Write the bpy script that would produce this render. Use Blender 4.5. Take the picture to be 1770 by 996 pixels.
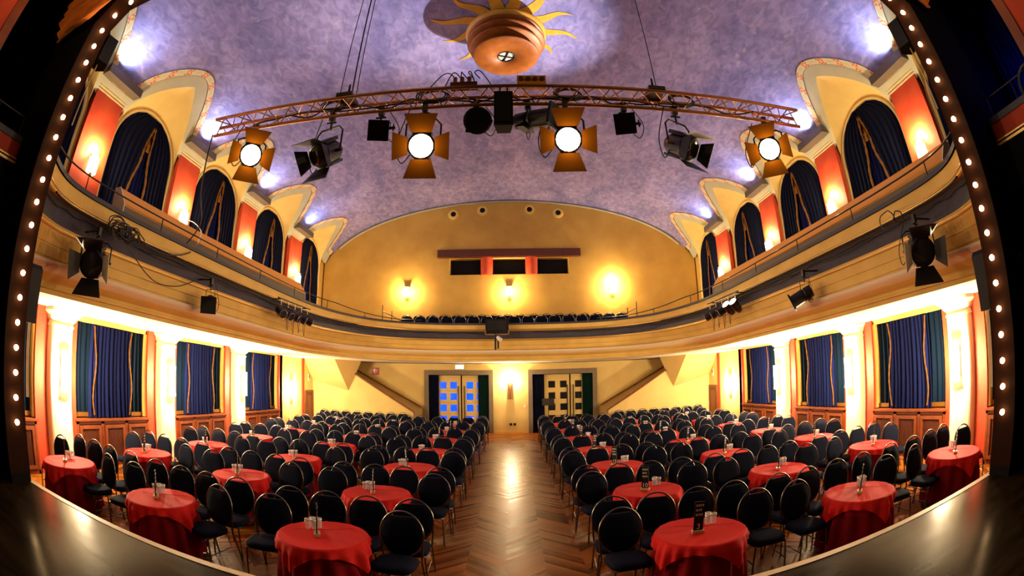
import bpy, math, random
from mathutils import Vector, Matrix
random.seed(7)
R = math.radians
sc = bpy.context.scene
for o in list(bpy.data.objects): bpy.data.objects.remove(o)
COL = sc.collection

# ------------------------------------------------------------------ camera
cam = bpy.data.cameras.new('camera')
cam.type = 'PANO'
ct = cam.cycles if hasattr(cam, 'cycles') else cam
ct.panorama_type = 'FISHEYE_EQUISOLID'
cam.sensor_width = 36.0
ct.fisheye_lens = 36.0 * 813.04 / 1770
ct.fisheye_fov = 2 * math.pi
cam.clip_start = 0.02
camo = bpy.data.objects.new('camera', cam)
COL.objects.link(camo); sc.camera = camo
YAW, PITCH, ROLL = -0.0006, 0.1931, -0.0138
F = Vector((math.sin(YAW)*math.cos(PITCH), math.cos(YAW)*math.cos(PITCH), math.sin(PITCH)))
Rt = Vector((math.cos(YAW), -math.sin(YAW), 0)); Up = Rt.cross(F)
R2 = math.cos(ROLL)*Rt + math.sin(ROLL)*Up; U2 = -math.sin(ROLL)*Rt + math.cos(ROLL)*Up
m3 = Matrix((R2, U2, -F)).transposed()
camo.matrix_world = Matrix.Translation((0.126, 0, 2.35)) @ m3.to_4x4()

# ------------------------------------------------------------------ world and exposure
w = bpy.data.worlds.new('world'); sc.world = w; w.use_nodes = True
w.node_tree.nodes['Background'].inputs[0].default_value = (0.30, 0.26, 0.36, 1)
w.node_tree.nodes['Background'].inputs[1].default_value = 0.03
sc.view_settings.view_transform = 'Standard'
sc.view_settings.look = 'None'
sc.view_settings.gamma = 1
sc.view_settings.exposure = 0.6
sc.view_settings.use_curve_mapping = False
try:
    sc.cycles.max_bounces = 7; sc.cycles.diffuse_bounces = 4; sc.cycles.glossy_bounces = 3
    sc.cycles.transmission_bounces = 4; sc.cycles.transparent_max_bounces = 6
    sc.cycles.caustics_reflective = False; sc.cycles.caustics_refractive = False
    sc.cycles.sample_clamp_indirect = 4.0
except Exception: pass

# energies
E_COL, E_PIL, E_FAR, E_CAP, E_FRES, E_PAR, E_MID = 350, 110, 190, 150, 12, 3800, 40
WARM = (1.0, 0.78, 0.48); WARM2 = (1.0, 0.72, 0.38); COOL = (0.62, 0.76, 1.0)
LIGHTS = {}
def light(name, loc, energy, color, r=0.08, kind='POINT', aim=None, size=None, blend=.6, parent=None):
    key = (kind, energy, color, r, size, blend)
    l = LIGHTS.get(key)
    if l is None:
        l = bpy.data.lights.new(name, kind); l.energy = energy; l.color = color; l.shadow_soft_size = r
        if kind == 'SPOT': l.spot_size = size; l.spot_blend = blend
        LIGHTS[key] = l
    o = bpy.data.objects.new(name, l); COL.objects.link(o); o.location = loc
    if aim is not None: o.rotation_euler = Vector(aim).to_track_quat('-Z', 'Y').to_euler()
    return o

# ------------------------------------------------------------------ materials
MATS = {}
def mat(name, color, rough=.6, metal=0., emit=0., ecol=None, noise=None, bump=0., spec=None, coat=0., trans=0., sheen=0.):
    m = bpy.data.materials.new(name); m.use_nodes = True; nt = m.node_tree; b = nt.nodes['Principled BSDF']
    b.inputs['Base Color'].default_value = (*color, 1); b.inputs['Roughness'].default_value = rough
    b.inputs['Metallic'].default_value = metal
    if spec is not None: b.inputs['Specular IOR Level'].default_value = spec
    if coat: b.inputs['Coat Weight'].default_value = coat
    if trans: b.inputs['Transmission Weight'].default_value = trans
    if sheen: b.inputs['Sheen Weight'].default_value = sheen
    if emit:
        b.inputs['Emission Color'].default_value = (*(ecol or color), 1); b.inputs['Emission Strength'].default_value = emit
    if noise or bump:
        tc = nt.nodes.new('ShaderNodeTexCoord'); n = nt.nodes.new('ShaderNodeTexNoise')
        s, c2, amt = noise or (8, color, 0)
        n.inputs['Scale'].default_value = s; n.inputs['Detail'].default_value = 5; nt.links.new(tc.outputs['Object'], n.inputs['Vector'])
        if noise:
            r = nt.nodes.new('ShaderNodeValToRGB'); r.color_ramp.elements[0].position = .35; r.color_ramp.elements[1].position = .68
            mx = [color[i]*(1-amt)+c2[i]*amt for i in range(3)]
            r.color_ramp.elements[0].color = (*color, 1); r.color_ramp.elements[1].color = (*mx, 1)
            nt.links.new(n.outputs['Fac'], r.inputs['Fac']); nt.links.new(r.outputs['Color'], b.inputs['Base Color'])
        if bump:
            bp = nt.nodes.new('ShaderNodeBump'); bp.inputs['Strength'].default_value = bump; bp.inputs['Distance'].default_value = .02
            nt.links.new(n.outputs['Fac'], bp.inputs['Height']); nt.links.new(bp.outputs['Normal'], b.inputs['Normal'])
    MATS[name] = m
    return m
mat('cream', (.80, .52, .12), .7, noise=(2.2, (.68, .41, .08), .8))
mat('torus_highlight', (.86, .68, .40), .6)  # balcony moulding cream, lightened to carry the highlight from above
mat('cream_lower', (.72, .53, .19), .8, noise=(1.6, (.66, .45, .145), .8))
mat('ochre_wall', (.56, .32, .055), .8, noise=(1.1, (.45, .24, .035), .9))
mat('lunette_cream', (.74, .54, .19), .8, noise=(3, (.66, .46, .14), .6))
mat('column_cream', (.86, .74, .50), .6)
mat('soffit', (.86, .76, .58), .8)
mat('red_plaster', (.52, .042, .008), .75, noise=(2.5, (.62, .075, .012), .9))
mat('orange_plaster', (.44, .042, .006), .75, noise=(3, (.38, .03, .005), .8))
mat('gold', (.72, .45, .12), .35, metal=.6)
mat('gilt_line', (.30, .12, .03), .5)
mat('sage', (.44, .42, .30), .8, noise=(3, (.36, .35, .24), .6))
mat('taupe', (.20, .15, .10), .8, noise=(2, (.16, .12, .08), .8))
mat('grey_cap', (.11, .085, .06), .8)
mat('navy_band', (.055, .052, .075), .8, noise=(3, (.035, .034, .055), .7))
mat('navy_cap', (.035, .035, .05), .6)
mat('wood', (.20, .042, .006), .45, noise=(6, (.13, .024, .004), .8))
mat('wood_dark', (.10, .020, .004), .5, noise=(9, (.06, .012, .003), .8))
mat('bench_top', (.84, .36, .035), .6); mat('bench_front', (.13, .095, .06), .7); mat('bench_end', (.82, .78, .70), .6)
mat('curtain_blue', (.004, .0075, .050), .88, spec=.10)
mat('curtain_dark', (.0025, .004, .016), .9, spec=.08)
mat('curtain_teal', (.002, .008, .020), .9, spec=.08)
mat('curtain_green', (.002, .016, .012), .9, spec=.08)
mat('ribbon_gold', (.14, .055, .008), .75, spec=.1)
mat('fabric_navy', (.0035, .005, .013), .9, noise=(60, (.006, .009, .024), .8), spec=.08)
mat('chair_metal', (.20, .195, .19), .25, metal=1.)
mat('cloth_red', (.58, .010, .008), .75, spec=.14)
mat('cloth_wine', (.20, .003, .007), .8, spec=.1)
mat('black', (.004, .004, .005), .6, spec=.25); mat('black_drape', (.004, .004, .006), .95)
mat('black_metal', (.012, .011, .011), .42, metal=.3)
mat('black_panel', (.004, .004, .006), .9, spec=.1)
mat('strip_board', (.014, .004, .0015), .75, spec=.06)
mat('truss_metal', (.62, .30, .14), .28, metal=.9)
mat('brass', (.55, .36, .14), .35, metal=.8)
mat('copper_leaf', (.32, .085, .004), .5, metal=.2, noise=(5, (.22, .05, .002), .9))
mat('gold_leaf', (.68, .34, .025), .5, noise=(6, (.55, .24, .015), .8))
mat('white', (.8, .78, .72), .6); mat('paper_white', (.8, .78, .7), .7)
mat('glass', (.9, .95, .95), .05); MATS['glass'].node_tree.nodes['Principled BSDF'].inputs['Alpha'].default_value = .22; mat('dark_glass', (.006, .006, .007), .5, spec=.1)
mat('pane_dark', (.012, .014, .018), .12)
mat('glint_white', (.95, .95, .9), .1, spec=.8)
mat('silver', (.65, .65, .65), .3, metal=1.)
mat('cable', (.012, .011, .011), .5)
mat('bulb_glow', (1, .8, .5), .5, emit=32, ecol=(1, .60, .26))
mat('socket', (.30, .12, .05), .5)
mat('lens_hot', (1, .9, .6), .5, emit=60, ecol=(1, .74, .36))
mat('lens_white', (1, 1, 1), .5, emit=8, ecol=(1, .97, .9))
mat('lens_dark', (.03, .03, .035), .12)
mat('sconce_glow', (1, .9, .7), .5, emit=34, ecol=(1, .76, .42))
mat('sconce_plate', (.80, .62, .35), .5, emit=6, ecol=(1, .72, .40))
mat('bronze', (.22, .10, .035), .4, metal=.7)
mat('blue_pane', (.0, .01, .25), .3, emit=1.5, ecol=(.0, .045, 1.0), noise=(3, (.0, .25, .6), .6))
mat('sign_lit', (.9, .95, .85), .5, emit=5, ecol=(.95, 1, .75)); mat('sign_green', (.0, .35, .12), .5)
mat('sign_red', (.45, .01, .01), .5)
mat('pearl_glass', (.75, .78, .72), .2, noise=(22, (.25, .26, .2), .9))
mat('swag', (.80, .26, .035), .8, noise=(7, (.6, .15, .015), .8))
mat('ledge_pale', (.62, .42, .20), .5, noise=(12, (.5, .32, .14), .7))
mat('flood_glow', (1, 1, 1), .5, emit=12, ecol=(.78, .87, 1))
mat('cool_glow', (1, 1, 1), .5, emit=5, ecol=(.62, .76, 1))

def vault_mat():
    m = bpy.data.materials.new('lavender_vault'); m.use_nodes = True; nt = m.node_tree; b = nt.nodes['Principled BSDF']
    b.inputs['Roughness'].default_value = .85
    tc = nt.nodes.new('ShaderNodeTexCoord'); mp = nt.nodes.new('ShaderNodeMapping'); mp.inputs['Scale'].default_value = (1, .55, 1)
    nt.links.new(tc.outputs['Object'], mp.inputs['Vector'])
    def noise(s, d, dist=0.):
        n = nt.nodes.new('ShaderNodeTexNoise'); n.inputs['Scale'].default_value = s; n.inputs['Detail'].default_value = d
        n.inputs['Distortion'].default_value = dist; nt.links.new(mp.outputs[0], n.inputs['Vector']); return n
    n1, n2, n3 = noise(.7, 5, .8), noise(5.5, 13, .9), noise(3.6, 12, 1.0)
    r1 = nt.nodes.new('ShaderNodeValToRGB')
    r1.color_ramp.elements[0].position = .32; r1.color_ramp.elements[0].color = (.150, .145, .36, 1)
    r1.color_ramp.elements[1].position = .68; r1.color_ramp.elements[1].color = (.305, .265, .50, 1)
    nt.links.new(n1.outputs['Fac'], r1.inputs['Fac'])
    r2 = nt.nodes.new('ShaderNodeValToRGB')
    r2.color_ramp.elements[0].position = .36; r2.color_ramp.elements[0].color = (.72, .70, .76, 1)
    r2.color_ramp.elements[1].position = .66; r2.color_ramp.elements[1].color = (1.2, 1.16, 1.15, 1)
    nt.links.new(n2.outputs['Fac'], r2.inputs['Fac'])
    mx = nt.nodes.new('ShaderNodeMix'); mx.data_type = 'RGBA'; mx.blend_type = 'MULTIPLY'; mx.inputs[0].default_value = 1
    nt.links.new(r1.outputs[0], mx.inputs[6]); nt.links.new(r2.outputs[0], mx.inputs[7])
    r3 = nt.nodes.new('ShaderNodeValToRGB')
    r3.color_ramp.elements[0].position = .60; r3.color_ramp.elements[0].color = (0, 0, 0, 1)
    r3.color_ramp.elements[1].position = .78; r3.color_ramp.elements[1].color = (.4, .4, .4, 1)
    nt.links.new(n3.outputs['Fac'], r3.inputs['Fac'])
    m2 = nt.nodes.new('ShaderNodeMix'); m2.data_type = 'RGBA'; nt.links.new(r3.outputs[0], m2.inputs[0])
    nt.links.new(mx.outputs[2], m2.inputs[6]); m2.inputs[7].default_value = (.62, .52, .62, 1)
    nt.links.new(m2.outputs[2], b.inputs['Base Color'])
    MATS['lavender_vault'] = m
vault_mat()

def M_(nt, op, a, b=None, c=None):
    n = nt.nodes.new('ShaderNodeMath'); n.operation = op
    for i, v in enumerate((a, b, c)):
        if v is None: continue
        if isinstance(v, (int, float)): n.inputs[i].default_value = v
        else: nt.links.new(v, n.inputs[i])
    return n.outputs[0]

def floor_mat():
    m = bpy.data.materials.new('herringbone_parquet'); m.use_nodes = True; nt = m.node_tree; b = nt.nodes['Principled BSDF']
    g = nt.nodes.new('ShaderNodeNewGeometry'); s = nt.nodes.new('ShaderNodeSeparateXYZ'); nt.links.new(g.outputs['Position'], s.inputs[0])
    x, y = s.outputs[0], s.outputs[1]
    wd = .48
    u = M_(nt, 'PINGPONG', M_(nt, 'ADD', x, 20*wd*2), wd)
    v = M_(nt, 'SUBTRACT', y, u)
    cell = M_(nt, 'FLOOR', M_(nt, 'DIVIDE', v, .078))
    strip = M_(nt, 'FLOOR', M_(nt, 'DIVIDE', x, wd))
    cx = nt.nodes.new('ShaderNodeCombineXYZ'); nt.links.new(cell, cx.inputs[0]); nt.links.new(strip, cx.inputs[1])
    wn = nt.nodes.new('ShaderNodeTexWhiteNoise'); nt.links.new(cx.outputs[0], wn.inputs[0])
    r = nt.nodes.new('ShaderNodeValToRGB'); r.color_ramp.elements[0].color = (.10, .024, .003, 1); r.color_ramp.elements[1].color = (.38, .115, .012, 1)
    nt.links.new(wn.outputs['Value'], r.inputs[0])
    fr = M_(nt, 'FRACT', M_(nt, 'DIVIDE', v, .078))
    gap = M_(nt, 'LESS_THAN', fr, .07)
    mx = nt.nodes.new('ShaderNodeMix'); mx.data_type = 'RGBA'; nt.links.new(M_(nt, 'MULTIPLY', gap, .75), mx.inputs[0])
    nt.links.new(r.outputs[0], mx.inputs[6]); mx.inputs[7].default_value = (.035, .012, .004, 1)
    n = nt.nodes.new('ShaderNodeTexNoise'); n.inputs['Scale'].default_value = 1.3; n.inputs['Detail'].default_value = 6
    nt.links.new(g.outputs['Position'], n.inputs['Vector'])
    r2 = nt.nodes.new('ShaderNodeValToRGB'); r2.color_ramp.elements[0].color = (.75, .75, .75, 1); r2.color_ramp.elements[0].position = .3
    r2.color_ramp.elements[1].color = (1.15, 1.15, 1.15, 1); nt.links.new(n.outputs['Fac'], r2.inputs[0])
    m2 = nt.nodes.new('ShaderNodeMix'); m2.data_type = 'RGBA'; m2.blend_type = 'MULTIPLY'; m2.inputs[0].default_value = 1
    nt.links.new(mx.outputs[2], m2.inputs[6]); nt.links.new(r2.outputs[0], m2.inputs[7]); nt.links.new(m2.outputs[2], b.inputs['Base Color'])
    nt.links.new(M_(nt, 'ADD', M_(nt, 'MULTIPLY', wn.outputs['Value'], .10), .25), b.inputs['Roughness'])
    b.inputs['Specular IOR Level'].default_value = .16
    bp = nt.nodes.new('ShaderNodeBump'); bp.inputs['Strength'].default_value = .35; bp.inputs['Distance'].default_value = .004
    nt.links.new(M_(nt, 'SUBTRACT', wn.outputs['Value'], gap), bp.inputs['Height']); nt.links.new(bp.outputs[0], b.inputs['Normal'])
    MATS['parquet'] = m
floor_mat()

def stage_mat():
    m = bpy.data.materials.new('stage_boards'); m.use_nodes = True; nt = m.node_tree; b = nt.nodes['Principled BSDF']
    g = nt.nodes.new('ShaderNodeNewGeometry')
    mp = nt.nodes.new('ShaderNodeMapping'); mp.inputs['Scale'].default_value = (.5, 3, 1); nt.links.new(g.outputs['Position'], mp.inputs[0])
    n = nt.nodes.new('ShaderNodeTexNoise'); n.inputs['Scale'].default_value = 3; n.inputs['Detail'].default_value = 8; nt.links.new(mp.outputs[0], n.inputs['Vector'])
    r = nt.nodes.new('ShaderNodeValToRGB'); r.color_ramp.elements[0].color = (.006, .004, .002, 1); r.color_ramp.elements[1].color = (.024, .015, .006, 1)
    r.color_ramp.elements[0].position = .3; r.color_ramp.elements[1].position = .75
    nt.links.new(n.outputs['Fac'], r.inputs[0]); nt.links.new(r.outputs[0], b.inputs['Base Color'])
    nt.links.new(M_(nt, 'ADD', M_(nt, 'MULTIPLY', n.outputs['Fac'], .14), .13), b.inputs['Roughness']); b.inputs['Specular IOR Level'].default_value = .04
    MATS['stage_boards'] = m
stage_mat()

def frieze_mat():
    m = bpy.data.materials.new('stencilled_frieze'); m.use_nodes = True; nt = m.node_tree; b = nt.nodes['Principled BSDF']
    b.inputs['Roughness'].default_value = .8
    uv = nt.nodes.new('ShaderNodeUVMap'); s = nt.nodes.new('ShaderNodeSeparateXYZ'); nt.links.new(uv.outputs[0], s.inputs[0])
    u, v = s.outputs[0], s.outputs[1]
    a = M_(nt, 'FRACT', M_(nt, 'DIVIDE', u, .46))
    zone = M_(nt, 'LESS_THAN', a, .42)
    dx = M_(nt, 'ABSOLUTE', M_(nt, 'SUBTRACT', M_(nt, 'FRACT', M_(nt, 'DIVIDE', u, .0966)), .5))
    dy = M_(nt, 'ABSOLUTE', M_(nt, 'SUBTRACT', M_(nt, 'FRACT', M_(nt, 'MULTIPLY', v, 2)), .5))
    dd = M_(nt, 'ADD', dx, dy)
    lat = M_(nt, 'MULTIPLY', M_(nt, 'LESS_THAN', M_(nt, 'ABSOLUTE', M_(nt, 'SUBTRACT', dd, .42)), .15), zone)
    core = M_(nt, 'MULTIPLY', M_(nt, 'LESS_THAN', dd, .12), zone)
    # little lines inside the cartouches
    ln = M_(nt, 'LESS_THAN', M_(nt, 'FRACT', M_(nt, 'MULTIPLY', v, 6)), .35)
    inner = M_(nt, 'MULTIPLY', M_(nt, 'GREATER_THAN', a, .52), M_(nt, 'LESS_THAN', a, .90))
    band = M_(nt, 'LESS_THAN', M_(nt, 'ABSOLUTE', M_(nt, 'SUBTRACT', v, .5)), .24)
    nz = nt.nodes.new('ShaderNodeTexNoise'); nz.inputs['Scale'].default_value = 60; nt.links.new(uv.outputs[0], nz.inputs['Vector'])
    txt = M_(nt, 'MULTIPLY', M_(nt, 'MULTIPLY', M_(nt, 'MULTIPLY', ln, inner), band), M_(nt, 'GREATER_THAN', nz.outputs['Fac'], .47))
    edge = M_(nt, 'GREATER_THAN', M_(nt, 'ABSOLUTE', M_(nt, 'SUBTRACT', v, .5)), .455)
    def mix(f, c1, c2):
        k = nt.nodes.new('ShaderNodeMix'); k.data_type = 'RGBA'; nt.links.new(f, k.inputs[0])
        if isinstance(c1, tuple): k.inputs[6].default_value = (*c1, 1)
        else: nt.links.new(c1, k.inputs[6])
        k.inputs[7].default_value = (*c2, 1); return k.outputs[2]
    base = mix(zone, (.60, .53, .30), (.72, .52, .28))
    c = mix(lat, base, (.55, .13, .05)); c = mix(core, c, (.50, .10, .04)); c = mix(txt, c, (.27, .25, .13)); c = mix(edge, c, (.22, .12, .08))
    nt.links.new(c, b.inputs['Base Color']); MATS['frieze'] = m
frieze_mat()

# ------------------------------------------------------------------ mesh builder
class MB:
    def __init__(s): s.v = []; s.f = []; s.m = []; s.sm = []; s.uv = None; s.mats = []
    def mi(s, name):
        if name not in s.mats: s.mats.append(name)
        return s.mats.index(name)
    def add(s, vs, fs, m, smooth=False, M=None):
        b = len(s.v)
        s.v += [tuple(M @ Vector(p)) if M is not None else tuple(p) for p in vs]
        k = s.mi(m)
        for f in fs: s.f.append(tuple(i+b for i in f)); s.m.append(k); s.sm.append(smooth)
        return s
    def box(s, x0, x1, y0, y1, z0, z1, m, M=None):
        vs = [(x, y, z) for z in (z0, z1) for y in (y0, y1) for x in (x0, x1)]
        return s.add(vs, [(0, 2, 3, 1), (4, 5, 7, 6), (0, 1, 5, 4), (2, 6, 7, 3), (0, 4, 6, 2), (1, 3, 7, 5)], m, M=M)
    def cyl(s, p0, p1, r0, r1, m, n=12, caps=True, smooth=True, M=None):
        p0, p1 = Vector(p0), Vector(p1); d = (p1-p0).normalized()
        a = d.orthogonal().normalized(); b = d.cross(a)
        vs = []
        for p, r in ((p0, r0), (p1, r1)):
            for i in range(n):
                t = 2*math.pi*i/n; vs.append(p + (a*math.cos(t)+b*math.sin(t))*r)
        fs = [(i, (i+1) % n, n+(i+1) % n, n+i) for i in range(n)]
        s.add(vs, fs, m, smooth, M)
        if caps: s.add(vs, [tuple(reversed(range(n))), tuple(range(n, 2*n))], m, False, M)
        return s
    def tube(s, pts, r, m, n=6, closed=False, M=None):
        P = [Vector(p) for p in pts]; N = len(P); vs = []; prev = None
        for i in range(N):
            if closed: d = (P[(i+1) % N]-P[i-1])
            else: d = P[min(i+1, N-1)]-P[max(i-1, 0)]
            d = d.normalized() if d.length > 1e-9 else Vector((0, 0, 1))
            if prev is None: a = d.orthogonal().normalized()
            else:
                a = prev - d*prev.dot(d); a = a.normalized() if a.length > 1e-6 else d.orthogonal().normalized()
            prev = a; b = d.cross(a)
            rr = r[i] if isinstance(r, (list, tuple)) else r
            for k in range(n):
                t = 2*math.pi*k/n; vs.append(P[i]+(a*math.cos(t)+b*math.sin(t))*rr)
        fs = []
        for i in range(N if closed else N-1):
            j = (i+1) % N
            for k in range(n): fs.append((i*n+k, i*n+(k+1) % n, j*n+(k+1) % n, j*n+k))
        s.add(vs, fs, m, True, M)
        if not closed: s.add(vs, [tuple(reversed(range(n))), tuple(range((N-1)*n, N*n))], m, False, M)
        return s
    def lathe(s, prof, m, n=24, M=None, smooth=True, a0=0, a1=2*math.pi):
        full = abs(a1-a0-2*math.pi) < 1e-6; K = n if full else n+1; vs = []
        for (r, z) in prof:
            for i in range(K):
                t = a0+(a1-a0)*i/n; vs.append((r*math.cos(t), r*math.sin(t), z))
        fs = []
        for j in range(len(prof)-1):
            for i in range(n):
                i2 = (i+1) % K; fs.append((j*K+i, j*K+i2, (j+1)*K+i2, (j+1)*K+i))
        return s.add(vs, fs, m, smooth, M)
    def grid(s, fn, nu, nv, m, smooth=True, M=None, keep=None):
        vs = [fn(i/nu, j/nv) for j in range(nv+1) for i in range(nu+1)]
        fs = []
        for j in range(nv):
            for i in range(nu):
                if keep and not keep((i+.5)/nu, (j+.5)/nv): continue
                a = j*(nu+1)+i; fs.append((a, a+1, a+nu+2, a+nu+1))
        return s.add(vs, fs, m, smooth, M)
    def prism(s, poly, axis, a, b, m, M=None):
        n = len(poly)
        def P(p, t):
            return {0: (t, p[0], p[1]), 1: (p[0], t, p[1]), 2: (p[0], p[1], t)}[axis]
        vs = [P(p, a) for p in poly]+[P(p, b) for p in poly]
        fs = [tuple(range(n)), tuple(reversed(range(n, 2*n)))]+[(i, n+i, n+(i+1) % n, (i+1) % n) for i in range(n)]
        return s.add(vs, fs, m, M=M)
    def mesh(s, name):
        me = bpy.data.meshes.new(name); me.from_pydata(s.v, [], s.f)
        for k in s.mats: me.materials.append(MATS[k])
        me.polygons.foreach_set('material_index', s.m); me.polygons.foreach_set('use_smooth', s.sm)
        if s.uv:
            ul = me.uv_layers.new(name='UVMap')
            for p in me.polygons:
                for li in p.loop_indices: ul.data[li].uv = s.uv[me.loops[li].vertex_index]
        me.update(); return me
    def obj(s, name, parent=None, **kw):
        o = bpy.data.objects.new(name, s.mesh(name)); COL.objects.link(o)
        if parent is not None: o.parent = parent
        return tag(o, **kw)

def tag(o, label=None, cat=None, group=None, kind=None):
    if label: o['label'] = label
    if cat: o['category'] = cat
    if group: o['group'] = group
    if kind: o['kind'] = kind
    return o
def thing(name, label, cat, loc=(0, 0, 0), rz=0, group=None):
    o = bpy.data.objects.new(name, None); COL.objects.link(o); o.location = loc; o.rotation_euler = (0, 0, rz)
    o.empty_display_size = .1
    return tag(o, label, cat, group)
KIDS = {}
def kids(o):
    return KIDS.get(o.name, ())
def remember(root):
    KIDS[root.name] = [c for c in root.children]
    for c in root.children: KIDS[c.name] = [d for d in c.children]
def dup(root, loc, rz=0, label=None, group=None, scale=None):
    r = root.copy(); COL.objects.link(r); r.location = loc; r.rotation_euler = (0, 0, rz)
    if scale: r.scale = scale
    if label: r['label'] = label
    if group: r['group'] = group
    for ch in kids(root):
        c = ch.copy(); COL.objects.link(c); c.parent = r
        for g in kids(ch):
            d = g.copy(); COL.objects.link(d); d.parent = c
    return r
def struct(mb, name): return mb.obj(name, kind='structure')
def catmull(pts, n=8, closed=False):
    P = [Vector(p) for p in pts]; out = []
    N = len(P); rng = range(N if closed else N-1)
    for i in rng:
        if closed: a, b, c, d = P[i-1], P[i], P[(i+1) % N], P[(i+2) % N]
        else: a, b, c, d = P[max(i-1, 0)], P[i], P[i+1], P[min(i+2, N-1)]
        for k in range(n):
            t = k/n
            out.append(.5*((2*b)+(c-a)*t+(2*a-5*b+4*c-d)*t*t+(3*b-a-3*c+d)*t**3))
    if not closed: out.append(P[-1])
    return out
def lerp(a, b, t): return a+(b-a)*t
SIDES = ((-1, 'left'), (1, 'right'))

# ------------------------------------------------------------------ room constants
W, WU, D, S, YB = 8.4, 8.6, 19.95, 3.59, 7.21       # pilaster plane, window plane, far wall, bay, first bay centre
VA, VBb, VZ = 8.6, 3.3, 7.0                           # vault ellipse
PR0, PR1, OPX, OPZ = 2.30, 2.60, 4.84, 6.42           # proscenium wall and opening
ST, SY = .9, 2.65                                     # stage height, stage front
def vz(x): return VZ+VBb*math.sqrt(max(0, 1-(x/VA)**2))
YL = [7.2+S*k for k in range(-1, 4)]                   # lunette centres
YP = [5.41+S*k for k in range(0, 4)]                   # pilasters

# ------------------------------------------------------------------ floor, walls, ceiling
struct(MB().add([(-9.2, SY-.1, 0), (9.2, SY-.1, 0), (9.2, D+.4, 0), (-9.2, D+.4, 0)], [(0, 1, 2, 3)], 'parquet'), 'floor')
mb = MB()
mb.box(-9.2, 9.2, -6, SY-.07, ST-.1, ST, 'stage_boards'); struct(mb, 'floor_stage')
mb = MB(); mb.box(-9.2, 9.2, SY-.07, SY, ST-.10, ST+.004, 'ledge_pale'); mb.box(-9.2, 9.2, SY-.1, SY-.04, 0, ST-.1, 'black_panel'); struct(mb, 'trim_stage_edge')
# far wall
mb = MB()
arch = [(x, vz(x)+.05) for x in [i*.4 for i in range(-21, 22)]]
poly = [(-8.6, 2.9)]+[(-8.6, 7.0)]+arch+[(8.6, 7.0), (8.6, 2.9)]
poly = [p for p in poly]
HB, HT, HX = 6.86, 7.62, 2.62
# around the control booth opening
mb.add([(-8.6, D, 3.0), (-HX, D, 3.0), (-HX, D, HT), (-8.6, D, HT)], [(0, 1, 2, 3)], 'ochre_wall')
mb.add([(HX, D, 3.0), (8.6, D, 3.0), (8.6, D, HT), (HX, D, HT)], [(0, 1, 2, 3)], 'ochre_wall')
mb.add([(-HX, D, 3.0), (HX, D, 3.0), (HX, D, HB), (-HX, D, HB)], [(0, 1, 2, 3)], 'ochre_wall')
xs = [-8.6+17.2*i/60 for i in range(61)]
vs = [(x, D, HT) for x in xs]+[(x, D, max(HT, vz(x)+.05)) for x in xs]
mb.add(vs, [(i, i+1, 62+i, 61+i) for i in range(60)], 'ochre_wall')
# booth recess
mb.box(-HX, HX, D+.45, D+.5, HB-.1, HT+.1, 'dark_glass')
mb.add([(-HX, D, HB), (HX, D, HB), (HX, D+.5, HB), (-HX, D+.5, HB)], [(0, 1, 2, 3)], 'cream')
mb.add([(-HX, D, HT), (HX, D, HT), (HX, D+.5, HT), (-HX, D+.5, HT)], [(3, 2, 1, 0)], 'cream')
for sx in (-1, 1): mb.add([(sx*HX, D, HB), (sx*HX, D+.5, HB), (sx*HX, D+.5, HT), (sx*HX, D, HT)], [(0, 1, 2, 3)], 'cream')
struct(mb, 'wall_far_upper')
# lower far wall with two doorways
DW = [(-3.50, -.90), (.90, 3.50)]; DH = 2.52
mb = MB()
for x0, x1 in ((-8.9, -3.50), (-.90, .90), (3.50, 8.9)):
    mb.box(x0, x1, D, D+.3, 0, 3.2, 'cream_lower')
for x0, x1 in DW: mb.box(x0, x1, D, D+.3, DH, 3.2, 'cream_lower')
struct(mb, 'wall_far_lower')
mb = MB(); mb.box(-.9, .9, D-.02, D, 0, .10, 'cream'); struct(mb, 'baseboard_far')

# vault
def out_half(X):                                       # half width of a lunette outline at height X on the vault
    tb = [(6.89, 0), (6.90, .14), (6.97, .33), (7.13, .58), (7.34, .82), (7.57, 1.04), (7.78, 1.21), (7.98, 1.33), (8.14, 1.38), (9, 1.40)]
    if X <= tb[0][0]: return -1
    for (a, wa), (b, wb) in zip(tb, tb[1:]):
        if X <= b: return lerp(wa, wb, (X-a)/(b-a))
    return 1.4
Y0V = PR1
NV, NU = int((D-Y0V)/.05), 260
PHM = math.acos(8.16/VA)
def vfn(u, v):
    ph = lerp(PHM, math.pi-PHM, u)
    return (VA*math.cos(ph), lerp(Y0V, D, v), VZ+VBb*math.sin(ph))
def vkeep(u, v):
    x, y, z = vfn(u, v); X = abs(x)
    if X < 6.8: return True
    h = out_half(X)
    for c in YL:
        if h > 0 and abs(y-c) < h-.05: return False
    return True
mb = MB().grid(vfn, NU, NV, 'lavender_vault', keep=vkeep); mb.f = [tuple(reversed(f)) for f in mb.f]
struct(mb, 'ceiling')
mb = MB().box(-9.4, 9.4, PR1, D+.6, 10.42, 10.5, 'black_panel'); struct(mb, 'ceiling_roof')

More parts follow.
